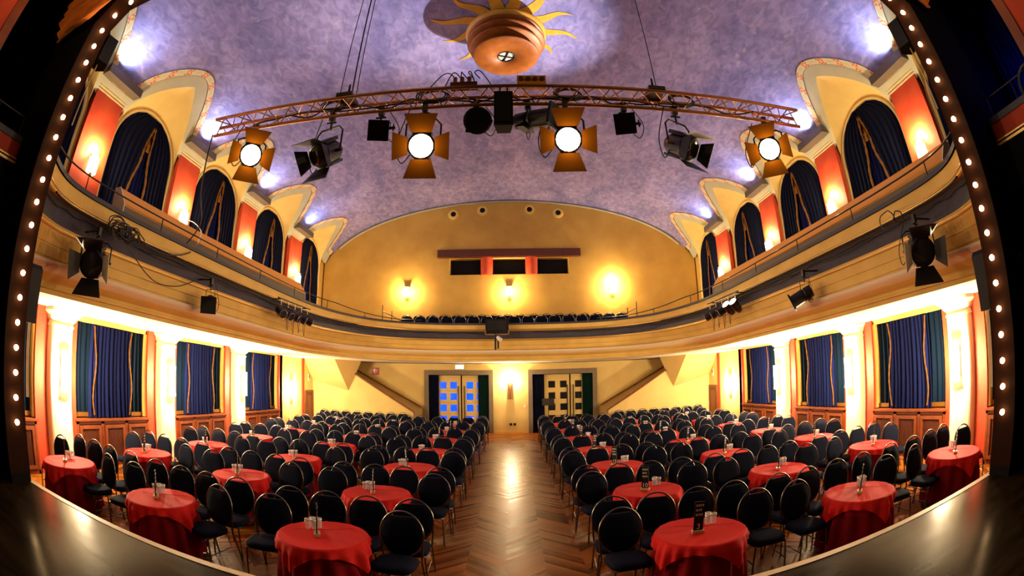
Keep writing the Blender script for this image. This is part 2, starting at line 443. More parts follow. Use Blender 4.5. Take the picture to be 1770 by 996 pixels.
def resample(P, n):
    L = [0]
    for a, b in zip(P, P[1:]): L.append(L[-1]+(b-a).length)
    out = []; j = 0
    for i in range(n):
        t = L[-1]*i/(n-1)
        while j < len(L)-2 and L[j+1] < t: j += 1
        out.append(P[j].lerp(P[j+1], (t-L[j])/max(1e-9, L[j+1]-L[j])))
    return out, L[-1]
def outline(tab):
    L = [(X, -w_) for X, w_ in tab]+[(X, w_) for X, w_ in reversed(tab[:-1])]
    return L
OUT = outline([(8.14, 1.795), (8.12, 1.55), (8.06, 1.38), (7.98, 1.33), (7.78, 1.21), (7.57, 1.04), (7.34, .82), (7.13, .58), (6.97, .33), (6.90, .14), (6.89, 0)])
FRI = outline([(8.27, 1.795), (8.27, 1.5), (8.18, 1.25), (8.08, 1.20), (7.88, 1.06), (7.68, .90), (7.46, .70), (7.27, .48), (7.12, .27), (7.06, .11), (7.05, 0)])
SAG = outline([(8.50, 1.795), (8.49, 1.4), (8.42, 1.17), (8.30, 1.10), (8.10, .92), (7.90, .72), (7.70, .50), (7.52, .28), (7.40, .12), (7.35, .03), (7.34, 0)])
NS = 97
def on_vault(sx, c, tab, off):
    P = []
    for X, w_ in tab:
        n = Vector((-X/VA**2, 0, -(vz(X)-VZ)/VBb**2)).normalized()
        P.append(Vector((X+n.x*off, c+w_, vz(X)+n.z*off)))
    P, L = resample(catmull(P, 6), NS)
    return [Vector((sx*p.x, p.y, p.z)) for p in P], L
AR = 1.17; AZ = 6.96
for sx, nm in SIDES:
    fr = MB(); sg = MB(); lu = MB(); uvs = []
    for c in YL:
        A, LA = on_vault(sx, c, OUT, .022); B, _ = on_vault(sx, c, FRI, .022); Cc, _ = on_vault(sx, c, SAG, .012)
        # clip by the room ends
        ok = [Y0V-.02 <= A[i].y <= D+.02 for i in range(NS)]
        b = len(fr.v)
        vs = A+B; fs = [(i, i+1, NS+i+1, NS+i) for i in range(NS-1) if ok[i] and ok[i+1]]
        if sx > 0: fs = [tuple(reversed(f)) for f in fs]
        fr.add(vs, fs, 'frieze', True)
        uvs += [(LA*i/(NS-1), 1) for i in range(NS)]+[(LA*i/(NS-1), 0) for i in range(NS)]
        Bs = [p+Vector((sx*.012, 0, .012)) for p in B]
        fs = [(i, i+1, NS+i+1, NS+i) for i in range(NS-1) if ok[i] and ok[i+1]]
        if sx > 0: fs = [tuple(reversed(f)) for f in fs]
        sg.add(Bs+Cc, fs, 'sage', True)
        # ruled lunette from cream edge to the window arch
        aw = []
        for i in range(NS):
            t = i/(NS-1)
            a = math.pi*(1-t)
            yy, zz = -(AR+.10)*math.cos(a)*-1, AZ+(AR+.10)*math.sin(a)
            yy = (AR+.10)*math.cos(a)
            aw.append(Vector((sx*WU, c+yy, zz)))
        i0, i1 = 0, NS-1
        core = [p for p in Cc if abs(p.y-c) < 1.25]
        core, _ = resample(core, NS)
        vs = []
        K = 8
        for k in range(K+1):
            t = k/K; e = t**.85
            for i in range(NS):
                p = core[i].lerp(aw[i], t); p.z += .05*math.sin(math.pi*t)
                vs.append(p)
        fs = []
        for k in range(K):
            for i in range(NS-1):
                if vs[k*NS+i].y > D+.05 or vs[k*NS+i].y < Y0V-.05: continue
                f = (k*NS+i, k*NS+i+1, (k+1)*NS+i+1, (k+1)*NS+i); fs.append(tuple(reversed(f)) if sx > 0 else f)
        lu.add(vs, fs, 'lunette_cream', True)
    fr.uv = uvs
    struct(fr, 'trim_frieze_'+nm); struct(sg, 'trim_lunette_border_'+nm); struct(lu, 'ceiling_lunettes_'+nm)
# thin border where the vault meets the far wall
mb = MB()
pa = [Vector((VA*math.cos(t)*.985, D-.03, VZ+VBb*math.sin(t)*.985)) for t in [lerp(.38, math.pi-.38, i/60) for i in range(61)]]
mb.tube(pa, .045, 'sage', 6); struct(mb, 'trim_far_arch')

# side walls
for sx, nm in SIDES:
    mb = MB()
    # upper wall behind curtains, up to the vault foot
    mb.box(sx*WU+(0.05 if sx > 0 else -.35), sx*WU+(.35 if sx > 0 else -.05), PR1, D+.3, 3.1, 9.0, 'ochre_wall')
    xa, xb = sorted((sx*8.16, sx*(WU+.1)))
    struct(mb, 'wall_%s_upper' % nm)
    mb = MB()
    mb.box(min(sx*8.75, sx*9.05), max(sx*8.75, sx*9.05), PR1, D+.3, 0, 3.2, 'cream_lower')
    struct(mb, 'wall_%s_lower' % nm)
    # upper red pilasters with gilt cap and grey cornice
    for k, yp in enumerate(YP):
        mb = MB(); xi, xo = sorted((sx*W, sx*(WU+.06))); hw = .49
        if k == 3: yp = 16.4; hw = .55
        mb.box(xi, xo, yp-hw, yp+hw, 3.2, 7.68, 'red_plaster')
        for q, (dz, pr) in enumerate(((7.68, .03), (7.75, .06), (7.83, .09))):
            a, b = sorted((sx*(W-pr), sx*(WU+.06))); mb.box(a, b, yp-hw-pr*.6, yp+hw+pr*.6, dz, dz+(.055 if q < 2 else .07), 'gold')
        a, b = sorted((sx*(W-.42), sx*(WU+.06))); mb.box(a, b, yp-hw-.14, yp+hw+.14, 7.90, 8.10, 'grey_cap')
        struct(mb, 'wall_%s_pilaster' % nm)
    # short pilaster beside the proscenium
    mb = MB(); xi, xo = sorted((sx*W, sx*(WU+.06)))
    mb.box(xi, xo, 2.6, 4.9-2.1+.02, 3.2, 7.68, 'red_plaster'); struct(mb, 'wall_%s_pilaster' % nm)
    # arched window trims (cream ring)
    for k, c in enumerate(YL):
        mb = MB(); n = 40; ring = []
        path = [(c-AR-.05, 4.2)]+[(c-(AR+.05)*math.cos(math.pi*i/n), AZ+(AR+.05)*math.sin(math.pi*i/n)) for i in range(n+1)]+[(c+AR+.05, 4.2)]
        path = [p for p in path if p[0] < D+.1]
        mb.tube([(sx*(WU-.02), y, z) for y, z in path], .062, 'lunette_cream', 8)
        mb.tube([(sx*(WU-.06), c+(y-c)*1.06, AZ+(z-AZ)*1.06 if z > AZ else z) for y, z in path], .022, 'gold', 6)
        mb.obj('window_%d' % (k+1 + (5 if sx > 0 else 0)), kind='structure')

# ------------------------------------------------------------------ curtains
def drape(mb, fn, width_n, m, amp=.045, waves=10, nz=10):
    """fn(u, v) -> (y, z); pleats push along x"""
    pass
def pleated(mb, sx, X, yl, yr, z0, z1, m, waves, amp, n=None, nz=8, flare=0.):
    """yl(t), yr(t): left and right edge by height t (0 bottom, 1 top); z0(u), z1(u)"""
    n = n or waves*8
    ph = random.random()*6
    def fn(u, v):
        y = lerp(yl(v), yr(v), u); zb, zt = z0(u), z1(u); z = lerp(zb, zt, v)
        a = amp*(1+flare*(1-v))
        x = X-a*(math.sin(u*waves*2*math.pi+ph)+.35*math.sin(u*waves*4.3+1.7+v*1.5))
        return (sx*x, y, z)
    mb.grid(fn, n, nz, m)
def ribbon(mb, sx, pts, wd, m, th=.012):
    P = catmull([Vector(p) for p in pts], 6); vs = []
    for i, p in enumerate(P):
        ww = wd*(.55+.45*math.sin(i*.9+pts[0][1]*3)**2)
        vs += [(sx*(p.x-th), p.y-ww/2, p.z), (sx*(p.x-th), p.y+ww/2, p.z), (sx*(p.x+th), p.y+ww/2, p.z), (sx*(p.x+th), p.y-ww/2, p.z)]
    fs = []
    for i in range(len(P)-1):
        a, b = i*4, i*4+4
        for k in range(4): fs.append((a+k, a+(k+1) % 4, b+(k+1) % 4, b+k))
    mb.add(vs, fs, m, True)
ORD = ['first', 'second', 'third', 'fourth', 'fifth', 'sixth', 'seventh', 'eighth', 'ninth', 'tenth']
for sx, nm in SIDES:
    for k, c in enumerate(YL):
        where = 'hidden partly beside the proscenium' if k == 0 else '%s from the stage' % ORD[k-1]
        t = thing('arched_curtain', 'dark curtain with gold ribbons in arched window, %s side, %s' % (nm, where), 'curtain', (0, 0, 0))
        # inner lighter curtain
        mb = MB()
        pleated(mb, sx, WU-.01+.02, lambda v: c-.75, lambda v: c+.75, lambda u: 4.4, lambda u: 7.55, 'curtain_blue', 9, .022)
        mb.obj('inner_curtain', t)
        apex = c+.12
        for s2 in (-1, 1):
            mb = MB()
            edge0 = c-.60 if s2 < 0 else c+.45
            def inner(z):
                tt = (z-4.4)/(7.9-4.4); tt = max(0, min(1, tt))
                return lerp(edge0, apex, tt**1.15)
            def outer_(z):
                if z <= AZ: return c+s2*AR
                return c+s2*math.sqrt(max(0, AR*AR-(z-AZ)**2))
            n = 34
            def fn(u, v, s2=s2):
                z = lerp(4.4, 8.09, v)
                a, b = inner(z), outer_(z)
                if (b-a)*s2 < .01: b = a+s2*.01
                y = lerp(a, b, u)
                x = WU-.055-.02*math.sin(u*7*math.pi*2*(.5+.5*(1-v*.5)))
                return (sx*x, min(y, D-.02), z)
            mb.grid(fn, n, 22, 'curtain_dark')
            mb.obj('side_curtain', t)
            mb = MB()
            zz = [4.4, 4.9, 5.4, 5.9, 6.4, 6.8, 7.2, 7.6, 7.88]
            ribbon(mb, sx, [(WU-.10, inner(z)+.03*math.sin(z*5+s2), z) for z in zz], .075, 'ribbon_gold')
            mb.obj('gold_ribbon', t)
        mb = MB().lathe([(.0, 0), (.05, .02), (.035, .14), (.055, .18), (.02, .24), (.012, .32)], 'ribbon_gold', 10, Matrix.Translation((sx*(WU-.12), apex-.07, 7.15)))
        mb.obj('tassel', t)
        remember(t)

# ------------------------------------------------------------------ lower side bays
def fluted_panel(mb, sx, X, y0, y1, z0, z1):
    fw = .07
    a, b = sorted((sx*X, sx*(X+.04)))
    for (ya, yb, za, zb) in ((y0, y0+fw, z0, z1), (y1-fw, y1, z0, z1), (y0+fw, y1-fw, z0, z0+fw), (y0+fw, y1-fw, z1-fw, z1)):
        mb.box(a, b, ya, yb, za, zb, 'wood')
    a, b = sorted((sx*(X+.02), sx*(X+.035)))
    n = int((y1-y0-2*fw)/.028)
    for i in range(n):
        yy = lerp(y0+fw, y1-fw, i/n); mb.box(a, b, yy, yy+.016, z0+fw, z1-fw, 'wood_dark')
    a, b = sorted((sx*(X+.035), sx*(X+.05))); mb.box(a, b, y0, y1, z0, z1, 'wood_dark')
wn = 11
for sx, nm in SIDES:
    for k in range(-1, 3):
        c = YB+S*k; y0, y1 = c-1.27, c+1.09
        if k == -1: y0 = 2.75
        where = ['nearest the stage, beside the speaker', 'first from the stage', 'second from the stage', 'third from the stage'][k+1]
        mb = MB()
        # red jambs and cream frame
        a, b = sorted((sx*8.40, sx*8.80))
        mb.box(a, b, y1+.05, y1+.33, 0, 3.12, 'orange_plaster'); mb.box(a, b, max(2.6, y0-.22), y0, 0, 3.12, 'orange_plaster')
        a, b = sorted((sx*8.46, sx*8.80)); mb.box(a, b, y1, y1+.06, 1.05, 3.05, 'cream')
        mb.box(a, b, y0, y1+.06, 2.99, 3.12, 'cream')
        mb.box(*sorted((sx*8.70, sx*8.76)), y0, y1, 1.0, 3.0, 'pane_dark')
        mb.obj('window_%d' % wn, kind='structure'); wn += 1
        # radiator cabinet
        t = thing('radiator_cabinet', 'wooden radiator cabinet with three slatted panels, %s wall, %s' % (nm, where), 'cabinet', (0, 0, 0))
        mb = MB(); a, b = sorted((sx*8.34, sx*8.70)); mb.box(a, b, y0-.04, y1+.1, .99, 1.03, 'wood'); mb.obj('top', t)
        mb = MB(); a, b = sorted((sx*8.42, sx*8.70)); mb.box(a, b, y0, y1+.05, 0, .99, 'wood_dark')
        a, b = sorted((sx*8.37, sx*8.42))
        n3 = 3; wdt = (y1+.05-y0)/3
        for i in range(4):
            yy = y0+i*wdt; mb.box(a, b, yy-(.05 if i else 0), yy+(.05 if i < 3 else 0), 0, .99, 'wood')
        mb.box(a, b, y0, y1+.05, 0, .08, 'wood'); mb.box(a, b, y0, y1+.05, .93, .99, 'wood'); mb.obj('body', t)
        for i in range(3):
            mb = MB(); fluted_panel(mb, sx, 8.35, y0+i*wdt+.07, y0+(i+1)*wdt-.07, .10, .90); mb.obj('panel', t)
        # curtains
        t = thing('window_curtain', 'blue pleated curtain with gold-edged side drapes, %s wall, %s' % (nm, where), 'curtain', (0, 0, 0))
        wd = y1-y0
        yy0, yy1 = y0+.22*wd, y0+.80*wd
        mb = MB()
        pleated(mb, sx, 8.50, lambda v: yy0-.06*(1-v), lambda v: yy1+.05*(1-v)**2, lambda u: 1.05, lambda u: 2.98, 'curtain_blue', 11, .030, nz=12, flare=.5)
        mb.obj('centre_curtain', t)
        for s2, (ya, yb) in ((-1, (y0+.01, yy0+.16)), (1, (yy1-.12, y1-.01))):
            mb = MB()
            pleated(mb, sx, 8.58, lambda v: ya, lambda v: yb, lambda u: 1.12, lambda u: 2.98, 'curtain_teal', 4, .028)
            mb.obj('side_curtain', t)
            mb = MB(); ye = yb-.06 if s2 < 0 else ya+.06
            ribbon(mb, sx, [(8.45, ye+.05*math.sin(z*4+s2+k), z) for z in [1.1, 1.4, 1.7, 2.0, 2.3, 2.6, 2.95]], .042, 'ribbon_gold'); mb.obj('gold_edging', t)
            mb = MB(); mb.box(*sorted((sx*8.535, sx*8.555)), ya, yb, 1.06, 1.15, 'ribbon_gold'); mb.obj('gold_hem', t)
    # columns with capitals
    for k in range(4):
        yc = YP[k]
        mb = MB()
        if k < 3:
            hw = .31
            prof = []
            n = 16
            # slightly rounded engaged shaft
            pl = [(sx*8.75, yc-hw)]+[(sx*(8.30-.16*math.sin(math.pi*i/n)), yc-hw*math.cos(math.pi*i/n)) for i in range(n+1)]+[(sx*8.75, yc+hw)]
            def ring(s_, x_off, z):
                return [(sx*(abs(p[0])-x_off) if abs(p[0]) < 8.7 else p[0], yc+(p[1]-yc)*s_, z) for p in pl]
            levels = [(1, 0, 0), (1, 0, 2.78), (1.06, .02, 2.78), (1.06, .02, 2.82), (1.0, 0, 2.82), (1.0, 0, 2.88), (1.10, .03, 2.90), (1.22, .10, 2.98), (1.42, .22, 3.05), (1.44, .24, 3.10), (1.44, .24, 3.13)]
            vs = []
            for s_, xo, z in levels: vs += ring(s_, xo, z)
            m_ = len(pl); fs = []
            for j in range(len(levels)-1):
                for i in range(m_-1):
                    f = (j*m_+i, j*m_+i+1, (j+1)*m_+i+1, (j+1)*m_+i); fs.append(tuple(reversed(f)) if sx > 0 else f)
            mb.add(vs, fs, 'column_cream', False)
            # red pier behind
            mb.box(*sorted((sx*8.42, sx*8.8)), yc-.42, yc+.42, 0, 3.12, 'orange_plaster')
        else:
            mb.box(*sorted((sx*8.40, sx*8.8)), 15.62, 17.55, 0, 3.15, 'cream_lower')
            mb.box(*sorted((sx*8.36, sx*8.8)), 17.55, 17.72, 0, 3.15, 'orange_plaster')
        mb.obj('column_%s' % nm, kind='structure')
    # under-stair zone beyond the last column
    mb = MB(); mb.box(*sorted((sx*8.40, sx*8.8)), 17.72, 19.3, 0, 3.15, 'cream_lower'); struct(mb, 'wall_%s_corner' % nm)

# soffit under the balcony and gallery floor: path
BOT = [(6.62, 2.55), (6.60, 3.5), (6.42, 4.4), (6.24, 5.6), (6.20, 7.5), (6.22, 9.5), (6.34, 12), (6.42, 13.6), (5.95, 15.2), (4.9, 16.55), (3.4, 17.3), (1.7, 17.62), (0, 17.66)]
TOP = [(5.22, 2.55), (5.85, 3.3), (6.08, 4.0), (6.10, 5.2), (6.02, 7.3), (5.99, 9.5), (5.97, 11.8), (5.78, 13.8), (5.1, 15.6), (4.1, 16.65), (2.9, 17.15), (1.45, 17.36), (0, 17.38)]
NP = 8
bot = [p for p in catmull([Vector((x, y, 0)) for x, y in BOT], NP)]
top = [p for p in catmull([Vector((x, y, 0)) for x, y in TOP], NP)]
def mirror(path): return [Vector((-p.x, p.y, p.z)) for p in path]+[Vector((p.x, p.y, p.z)) for p in reversed(path[:-1])]
bot, top = mirror(bot), mirror(top)
NB = len(bot)
def nrm(path, i):
    d = (path[min(i+1, NB-1)]-path[max(i-1, 0)]).normalized(); return Vector((d.y, -d.x, 0))   # towards the hall centre
def zs(z, y): return z*(1-(y-4)*(.0023+.0017*max(0, min(1, (z-3.1)/1.5))))
def rail_pt(i, z, w_, off):
    p = bot[i].lerp(top[i], w_); n = nrm(top, i).lerp(nrm(bot, i), 1-w_)
    q = p+n*off
    return Vector((q.x, q.y, zs(z, q.y)))
def sweep(mb, prof, m, smooth=False):
    vs = []
    for (z, w_, off) in prof: vs += [rail_pt(i, z, w_, off) for i in range(NB)]
    fs = []
    for j in range(len(prof)-1):
        for i in range(NB-1): fs.append((j*NB+i, j*NB+i+1, (j+1)*NB+i+1, (j+1)*NB+i))
    mb.add(vs, [tuple(reversed(f)) for f in fs], m, smooth)
mb = MB()
sweep(mb, [(3.13, 0, -.30), (3.12, 0, -.02), (3.12, 0, 0), (3.19, 0, .0), (3.20, .0, .035), (3.24, .0, .035)], 'cream')
sweep(mb, [(3.24, 0, .035), (3.26, .05, .0), (3.31, .08, .01), (3.315, .08, .06), (3.35, .10, .07), (3.36, .1, .10), (3.40, .12, .12)], 'cream', True)
sweep(mb, [(3.40, .12, .12), (3.45, .15, .17), (3.50, .2, .20), (3.535, .26, .18), (3.56, .32, .10), (3.565, .36, .0)], 'torus_highlight', True)
sweep(mb, [(3.565, .36, 0), (3.59, .40, 0), (3.59, .40, -.02), (3.605, .40, -.02), (3.605, .41, 0), (3.75, .55, 0), (3.75, .55, -.02), (3.765, .55, -.02), (3.765, .56, 0), (3.94, .75, 0)], 'cream')
sweep(mb, [(4.42, .98, .03), (4.60, 1, .03), (4.60, 1, -.1)], 'cream')
mb.obj('trim_balcony_front', kind='structure')
mb = MB()
sweep(mb, [(3.94, .75, 0), (3.95, .75, .035), (3.975, .76, .04), (3.985, .77, .02), (4.0, .78, .05), (4.02, .78, .05), (4.03, .78, -.06)], 'gold', True)
sweep(mb, [(4.33, .92, -.06), (4.335, .92, .03), (4.355, .95, .05), (4.37, .96, .03), (4.385, .97, .06), (4.41, .98, .06), (4.42, .98, .03)], 'gold', True)
mb.obj('trim_balcony_gilding', kind='structure')
mb = MB(); sweep(mb, [(4.02, .78, -.05), (4.34, .92, -.05)], 'navy_band'); mb.obj('trim_balcony_band', kind='structure')
mb = MB(); sweep(mb, [(4.60, 1, .07), (4.67, 1, .07), (4.67, 1, -.14), (4.0, 1, -.14)], 'navy_cap'); mb.obj('trim_balcony_cap', kind='structure')
# soffit and gallery floor as fans to the walls
def outerpt(p):
    # push a path point out to the wall box
    if abs(p.y) < 15.2: return Vector((math.copysign(8.75, p.x) if p.x else 0, p.y, 0))
    t = (p.y-15.2)/(17.66-15.2)
    return Vector((p.x*lerp(8.75/max(abs(p.x), .01), 1.0, min(1, t)) if abs(p.x) > .01 else 0, lerp(p.y, D+.1, t), 0)) if t < 1 else Vector((p.x, D+.1, 0))
mb = MB(); vs = []
for i in range(NB):
    p = bot[i]; q = outerpt(p); vs += [(p.x, p.y, zs(3.12, p.y)), (q.x, q.y, zs(3.12, p.y))]
mb.add(vs, [(2*i, 2*i+1, 2*i+3, 2*i+2) for i in range(NB-1)], 'soffit')
# far corners
for sx in (-1, 1):
    mb.box(*sorted((sx*4.0, sx*8.75)), 15.0, D+.1, 3.10, 3.14, 'soffit') if False else None
struct(mb, 'ceiling_under_balcony')
mb = MB()
for sx in (-1, 1):
    mb.box(*sorted((sx*6.55, sx*8.75)), PR1, 16.5, 3.6, 3.7, 'taupe')
    mb.box(*sorted((sx*5.0, sx*8.75)), 16.9, D+.1, 3.6, 3.7, 'taupe')
mb.box(-4.75, 4.75, 17.78, D+.1, 3.70, 3.90, 'taupe')
mb.box(-5.2, 5.2, 18.7, D+.1, 3.90, 4.06, 'taupe')
struct(mb, 'floor_gallery')
mb = MB()
for sx in (-1, 1):
    mb.add([(sx*8.75, 15.0, 3.02), (sx*8.75, D+.1, 3.02), (sx*3.0, D+.1, 3.02), (sx*3.0, 17.9, 3.02), (sx*5.5, 16.2, 3.02), (sx*6.3, 15.0, 3.04)], [(0, 1, 2, 3, 4, 5)], 'soffit')
struct(mb, 'ceiling_under_balcony')

# ------------------------------------------------------------------ gallery benches, rails
for sx, nm in SIDES:
    t = thing('gallery_bench', 'long %s gallery counter with sloped orange lid and grey front' % nm, 'bench', (0, 0, 0))
    y0, y1 = (5.5 if sx < 0 else 4.0), 14.1
    prof = [(6.72, 3.7), (6.72, 5.0), (6.76, 5.02), (7.05, 5.42), (7.10, 5.42), (7.10, 3.7)]
    mb = MB()
    mb.add([(sx*6.72, y0, 3.7), (sx*6.72, y1, 3.7), (sx*6.72, y1, 5.04), (sx*6.72, y0, 5.04)], [(0, 1, 2, 3)], 'bench_front')
    mb.box(*sorted((sx*6.74, sx*7.08)), y0+.01, y1-.01, 3.7, 5.0, 'bench_front'); mb.obj('front', t)
    mb = MB(); mb.prism([(sx*6.70, 5.03), (sx*6.95, 5.38), (sx*7.10, 5.38), (sx*7.10, 5.30), (sx*6.97, 5.30), (sx*6.74, 4.99)], 1, y0, y1, 'bench_top'); mb.obj('lid', t)
    for yy, lab in ((y0-.02, 'near'), (y1, 'far')):
        mb = MB(); mb.prism([(sx*6.70, 4.75), (sx*6.70, 5.05), (sx*6.95, 5.40), (sx*7.12, 5.40), (sx*7.12, 4.75)], 1, yy, yy+.02, 'bench_end')
        o = mb.obj('end_panel', t); o['label'] = 'white end panel'
    # hand rail
    t = thing('gallery_handrail', 'thin black handrail along the %s balcony edge' % nm, 'handrail', (0, 0, 0))
    idx = [i for i in range(NB) if (top[i].x*sx > 3.2)]
    if sx > 0: idx = idx[::-1]
    P = []
    for i in idx:
        n = nrm(top, i); q = top[i]-n*.12; f = max(0, min(1, (q.y-14.5)/2.2))
        P.append(Vector((q.x, q.y, zs(4.67, q.y)+lerp(.30, .10, f))))
    mb = MB(); mb.tube(P, .016, 'black_metal', 6); mb.obj('rail', t)
    L = 0
    for a, b in zip(P, P[1:]):
        L += (b-a).length
        if L > 1.9:
            L = 0; mb = MB(); mb.cyl((b.x, b.y, zs(4.67, b.y)-.02), b, .012, .012, 'black_metal', 6); mb.obj('post', t)
    # stair rails on the far gallery
    t = thing('stair_rail', 'thin metal stair rail with two posts on the %s end of far gallery' % nm, 'railing', (0, 0, 0))
    mb = MB(); mb.cyl((sx*5.05, 18.0, 3.7), (sx*5.05, 18.0, 5.25), .018, .018, 'black_metal', 6); mb.obj('post', t)
    mb = MB(); mb.cyl((sx*4.82, 18.6, 3.7), (sx*4.82, 18.6, 5.1), .018, .018, 'black_metal', 6); mb.obj('post', t)
    mb = MB(); mb.tube([(sx*5.05, 18.0, 5.0), (sx*4.82, 18.6, 4.9), (sx*4.55, 19.3, 4.75)], .016, 'black_metal', 6); mb.obj('rail', t)

# ------------------------------------------------------------------ far wall furniture
mb = MB(); mb.box(-3.14, 3.14, D-.22, D+.02, 7.62, 7.96, 'wood_dark'); struct(mb, 'beam_control_booth')
for x in (-.98, .98):
    mb = MB(); mb.cyl((x, D+.12, HB-.02), (x, D+.12, HT+.02), .27, .27, 'red_plaster', 24); struct(mb, 'column_control_booth')
POS4 = ['first', 'second', 'third', 'fourth']
for i, (x, z) in enumerate(((-2.49, 9.68), (-1.17, 9.83), (.95, 9.84), (2.24, 9.68))):
    t = thing('round_vent', 'round black vent with cream ring high on far wall, %s from the left' % POS4[i], 'vent', (x, D, z), group='round vents under the far arch')
    mb = MB().lathe([(.12, -.05), (.17, -.06), (.20, -.04), (.235, -.03), (.25, 0)], 'cream', 28, Matrix.Rotation(R(-90), 4, 'X')); mb.obj('ring', t)
    mb = MB().cyl((0, -.012, 0), (0, -.004, 0), .14, .14, 'black', 24); mb.obj('opening', t)
# doorways
def doorway(sx, lit):
    nm = 'left' if sx < 0 else 'right'
    mb = MB(); a, b = sorted((sx*.74, sx*3.68)); a2, b2 = sorted((sx*.92, sx*3.50))
    mb.box(a, a2, D-.10, D+.02, 0, 2.72, 'taupe'); mb.box(b2, b, D-.10, D+.02, 0, 2.72, 'taupe'); mb.box(a2, b2, D-.10, D+.02, 2.52, 2.72, 'taupe')
    struct(mb, 'trim_door_%s' % nm)
    mb = MB(); mb.box(a2, b2, D+1.2, D+1.3, 0, 2.6, 'black_panel'); mb.box(a2-.05, a2, D+.3, D+1.3, 0, 2.6, 'black_panel'); mb.box(b2, b2+.05, D+.3, D+1.3, 0, 2.6, 'black_panel')
    mb.box(a2, b2, D+.3, D+1.3, 2.55, 2.65, 'black_panel'); mb.box(a2, b2, D+.3, D+1.3, -.05, 0, 'black_panel'); struct(mb, 'wall_behind_door_%s' % nm)
    # two leaves each with 2 x 4 panes
    if sx < 0: leaves = [(-3.14, -2.13, (-3.03, -2.58)), (-2.07, -1.06, (-1.88, -1.43))]
    else: leaves = [(1.40, 2.50, (1.60, 2.10)), (2.56, 3.5, (2.74, 3.20))]
    for q, (x0, x1, cols) in enumerate(leaves):
        d = bpy.data.objects.new('door_%d' % (1+q+(2 if sx > 0 else 0)), None); COL.objects.link(d); d['kind'] = 'structure'
        mb = MB(); rows = [2.22, 1.73, 1.24, .75]; ps = .29
        xs_ = [x0]+[v for c in cols for v in (c, c+ps)]+[x1]
        zs_ = [0]+[v for r_ in reversed(rows) for v in (r_-ps, r_)]+[2.5]
        for i in range(len(xs_)-1):
            for j in range(len(zs_)-1):
                if i % 2 == 1 and j % 2 == 1: continue
                mb.box(xs_[i], xs_[i+1], D+.10, D+.15, zs_[j], zs_[j+1], 'cream_lower')
        mb.obj('door_leaf', d)
        for c in cols:
            for r_ in rows:
                mb = MB(); mb.box(c, c+ps, D+.12, D+.13, r_-ps, r_, 'blue_pane' if lit else 'pane_dark'); mb.obj('pane', d)
        hx = x1-.10 if q == 0 else x0+.10
        mb = MB(); mb.cyl((hx, D+.05, .55), (hx, D+.05, 2.05), .022, .022, 'black_metal', 8)
        for z in (.7, 1.9): mb.cyl((hx, D+.05, z), (hx, D+.10, z), .012, .012, 'black_metal', 6)
        mb.obj('handle', d)
    for (x0, x1, m, nn) in ((-3.50, -3.06, 'curtain_dark', 'dark navy'), (-1.38, -.92, 'curtain_green', 'dark green')) if sx < 0 else ((.92, 1.42, 'curtain_dark', 'dark navy'), (3.04, 3.49, 'curtain_green', 'dark green')):
        mb = MB(); ph = random.random()*6
        mb.grid(lambda u, v: (lerp(x0, x1, u), D-.0+.02*math.sin(u*38+ph), lerp(.02, 2.51, v)), 36, 4, m)
        mb.obj('door_curtain', label='%s door curtain hanging in the %s doorway of the far wall' % (nn, nm), cat='curtain')
doorway(-1, True); doorway(1, False)
# sconces
def sconce_wide(loc, ang, label, bronze=False, group=None):
    """shield facing local +Y; ang rotates about Z"""
    t = thing('wall_sconce', label, 'wall lamp', loc, ang, group)
    mb = MB().box(-.10, .10, 0, .02, -.30, .30, 'brass' if bronze else 'column_cream'); mb.obj('back_plate', t)
    mb = MB()
    for q in (0, 1):
        mb.grid(lambda u, v, q=q: ((u-.5)*.25*(1-.25*math.sin(v*math.pi)), .135-.05*(2*u-1)**2-(.008*q), lerp(-.36, .36, v)), 10, 8, 'bronze' if bronze else 'sconce_plate')
    mb.obj('shield', t)
    mb = MB().cyl((0, .06, -.16), (0, .06, .16), .022, .022, 'sconce_glow', 10); mb.obj('lamp_tube', t)
    for z in (-.21, .21): MB().box(-.02, .02, .015, .085, z-.01, z+.01, 'brass').obj('bracket', t)
    remember(t); return t
for sx, nm in SIDES:
    for k in range(3):
        x, y = sx*8.13, YP[k]
        sconce_wide((x, y, 1.95), R(90)*(1 if sx > 0 else -1), 'glowing curved sconce on the %s column of the %s wall' % (ORD[k], nm), group='sconces on the side columns')
        light('sconce_light', (x-sx*.30, y, 1.95), E_COL, WARM, .10)
    sconce_wide((sx*8.40, 16.6, 1.75), R(90)*(1 if sx > 0 else -1), 'glowing sconce on broad pier near the %s corner door' % nm)
    light('sconce_light', (sx*8.10, 16.6, 1.75), E_COL*.55, WARM, .10)
sconce_wide((-.02, D, 1.83), R(180), 'bronze curved sconce between the two far doorways', bronze=True)
light('sconce_light', (-.02, D-.17, 2.25), E_COL*.45, WARM, .06); light('sconce_light', (-.02, D-.06, 1.62), 3, WARM, .03)
def sconce_lantern(loc, ang, label, group):
    t = thing('glass_sconce', label, 'wall lamp', loc, ang, group)
    mb = MB().box(-.09, .09, 0, .02, -.17, .19, 'column_cream'); mb.obj('back_plate', t)
    mb = MB().cyl((0, .10, -.16), (0, .10, .24), .08, .08, 'sconce_glow', 14); mb.obj('lamp', t)
    for x_ in (-.105, .105): MB().box(x_-.005, x_+.005, .02, .19, -.18, .18, 'glass').obj('glass_side', t)
    MB().box(-.10, .10, .01, .19, .245, .26, 'brass').obj('cap', t)
    MB().cyl((0, .1, -.20), (0, .1, -.15), .03, .06, 'brass', 10).obj('lamp_holder', t)
    MB().box(-.015, .015, .0, .1, -.19, -.175, 'brass').obj('bracket', t)
    return t
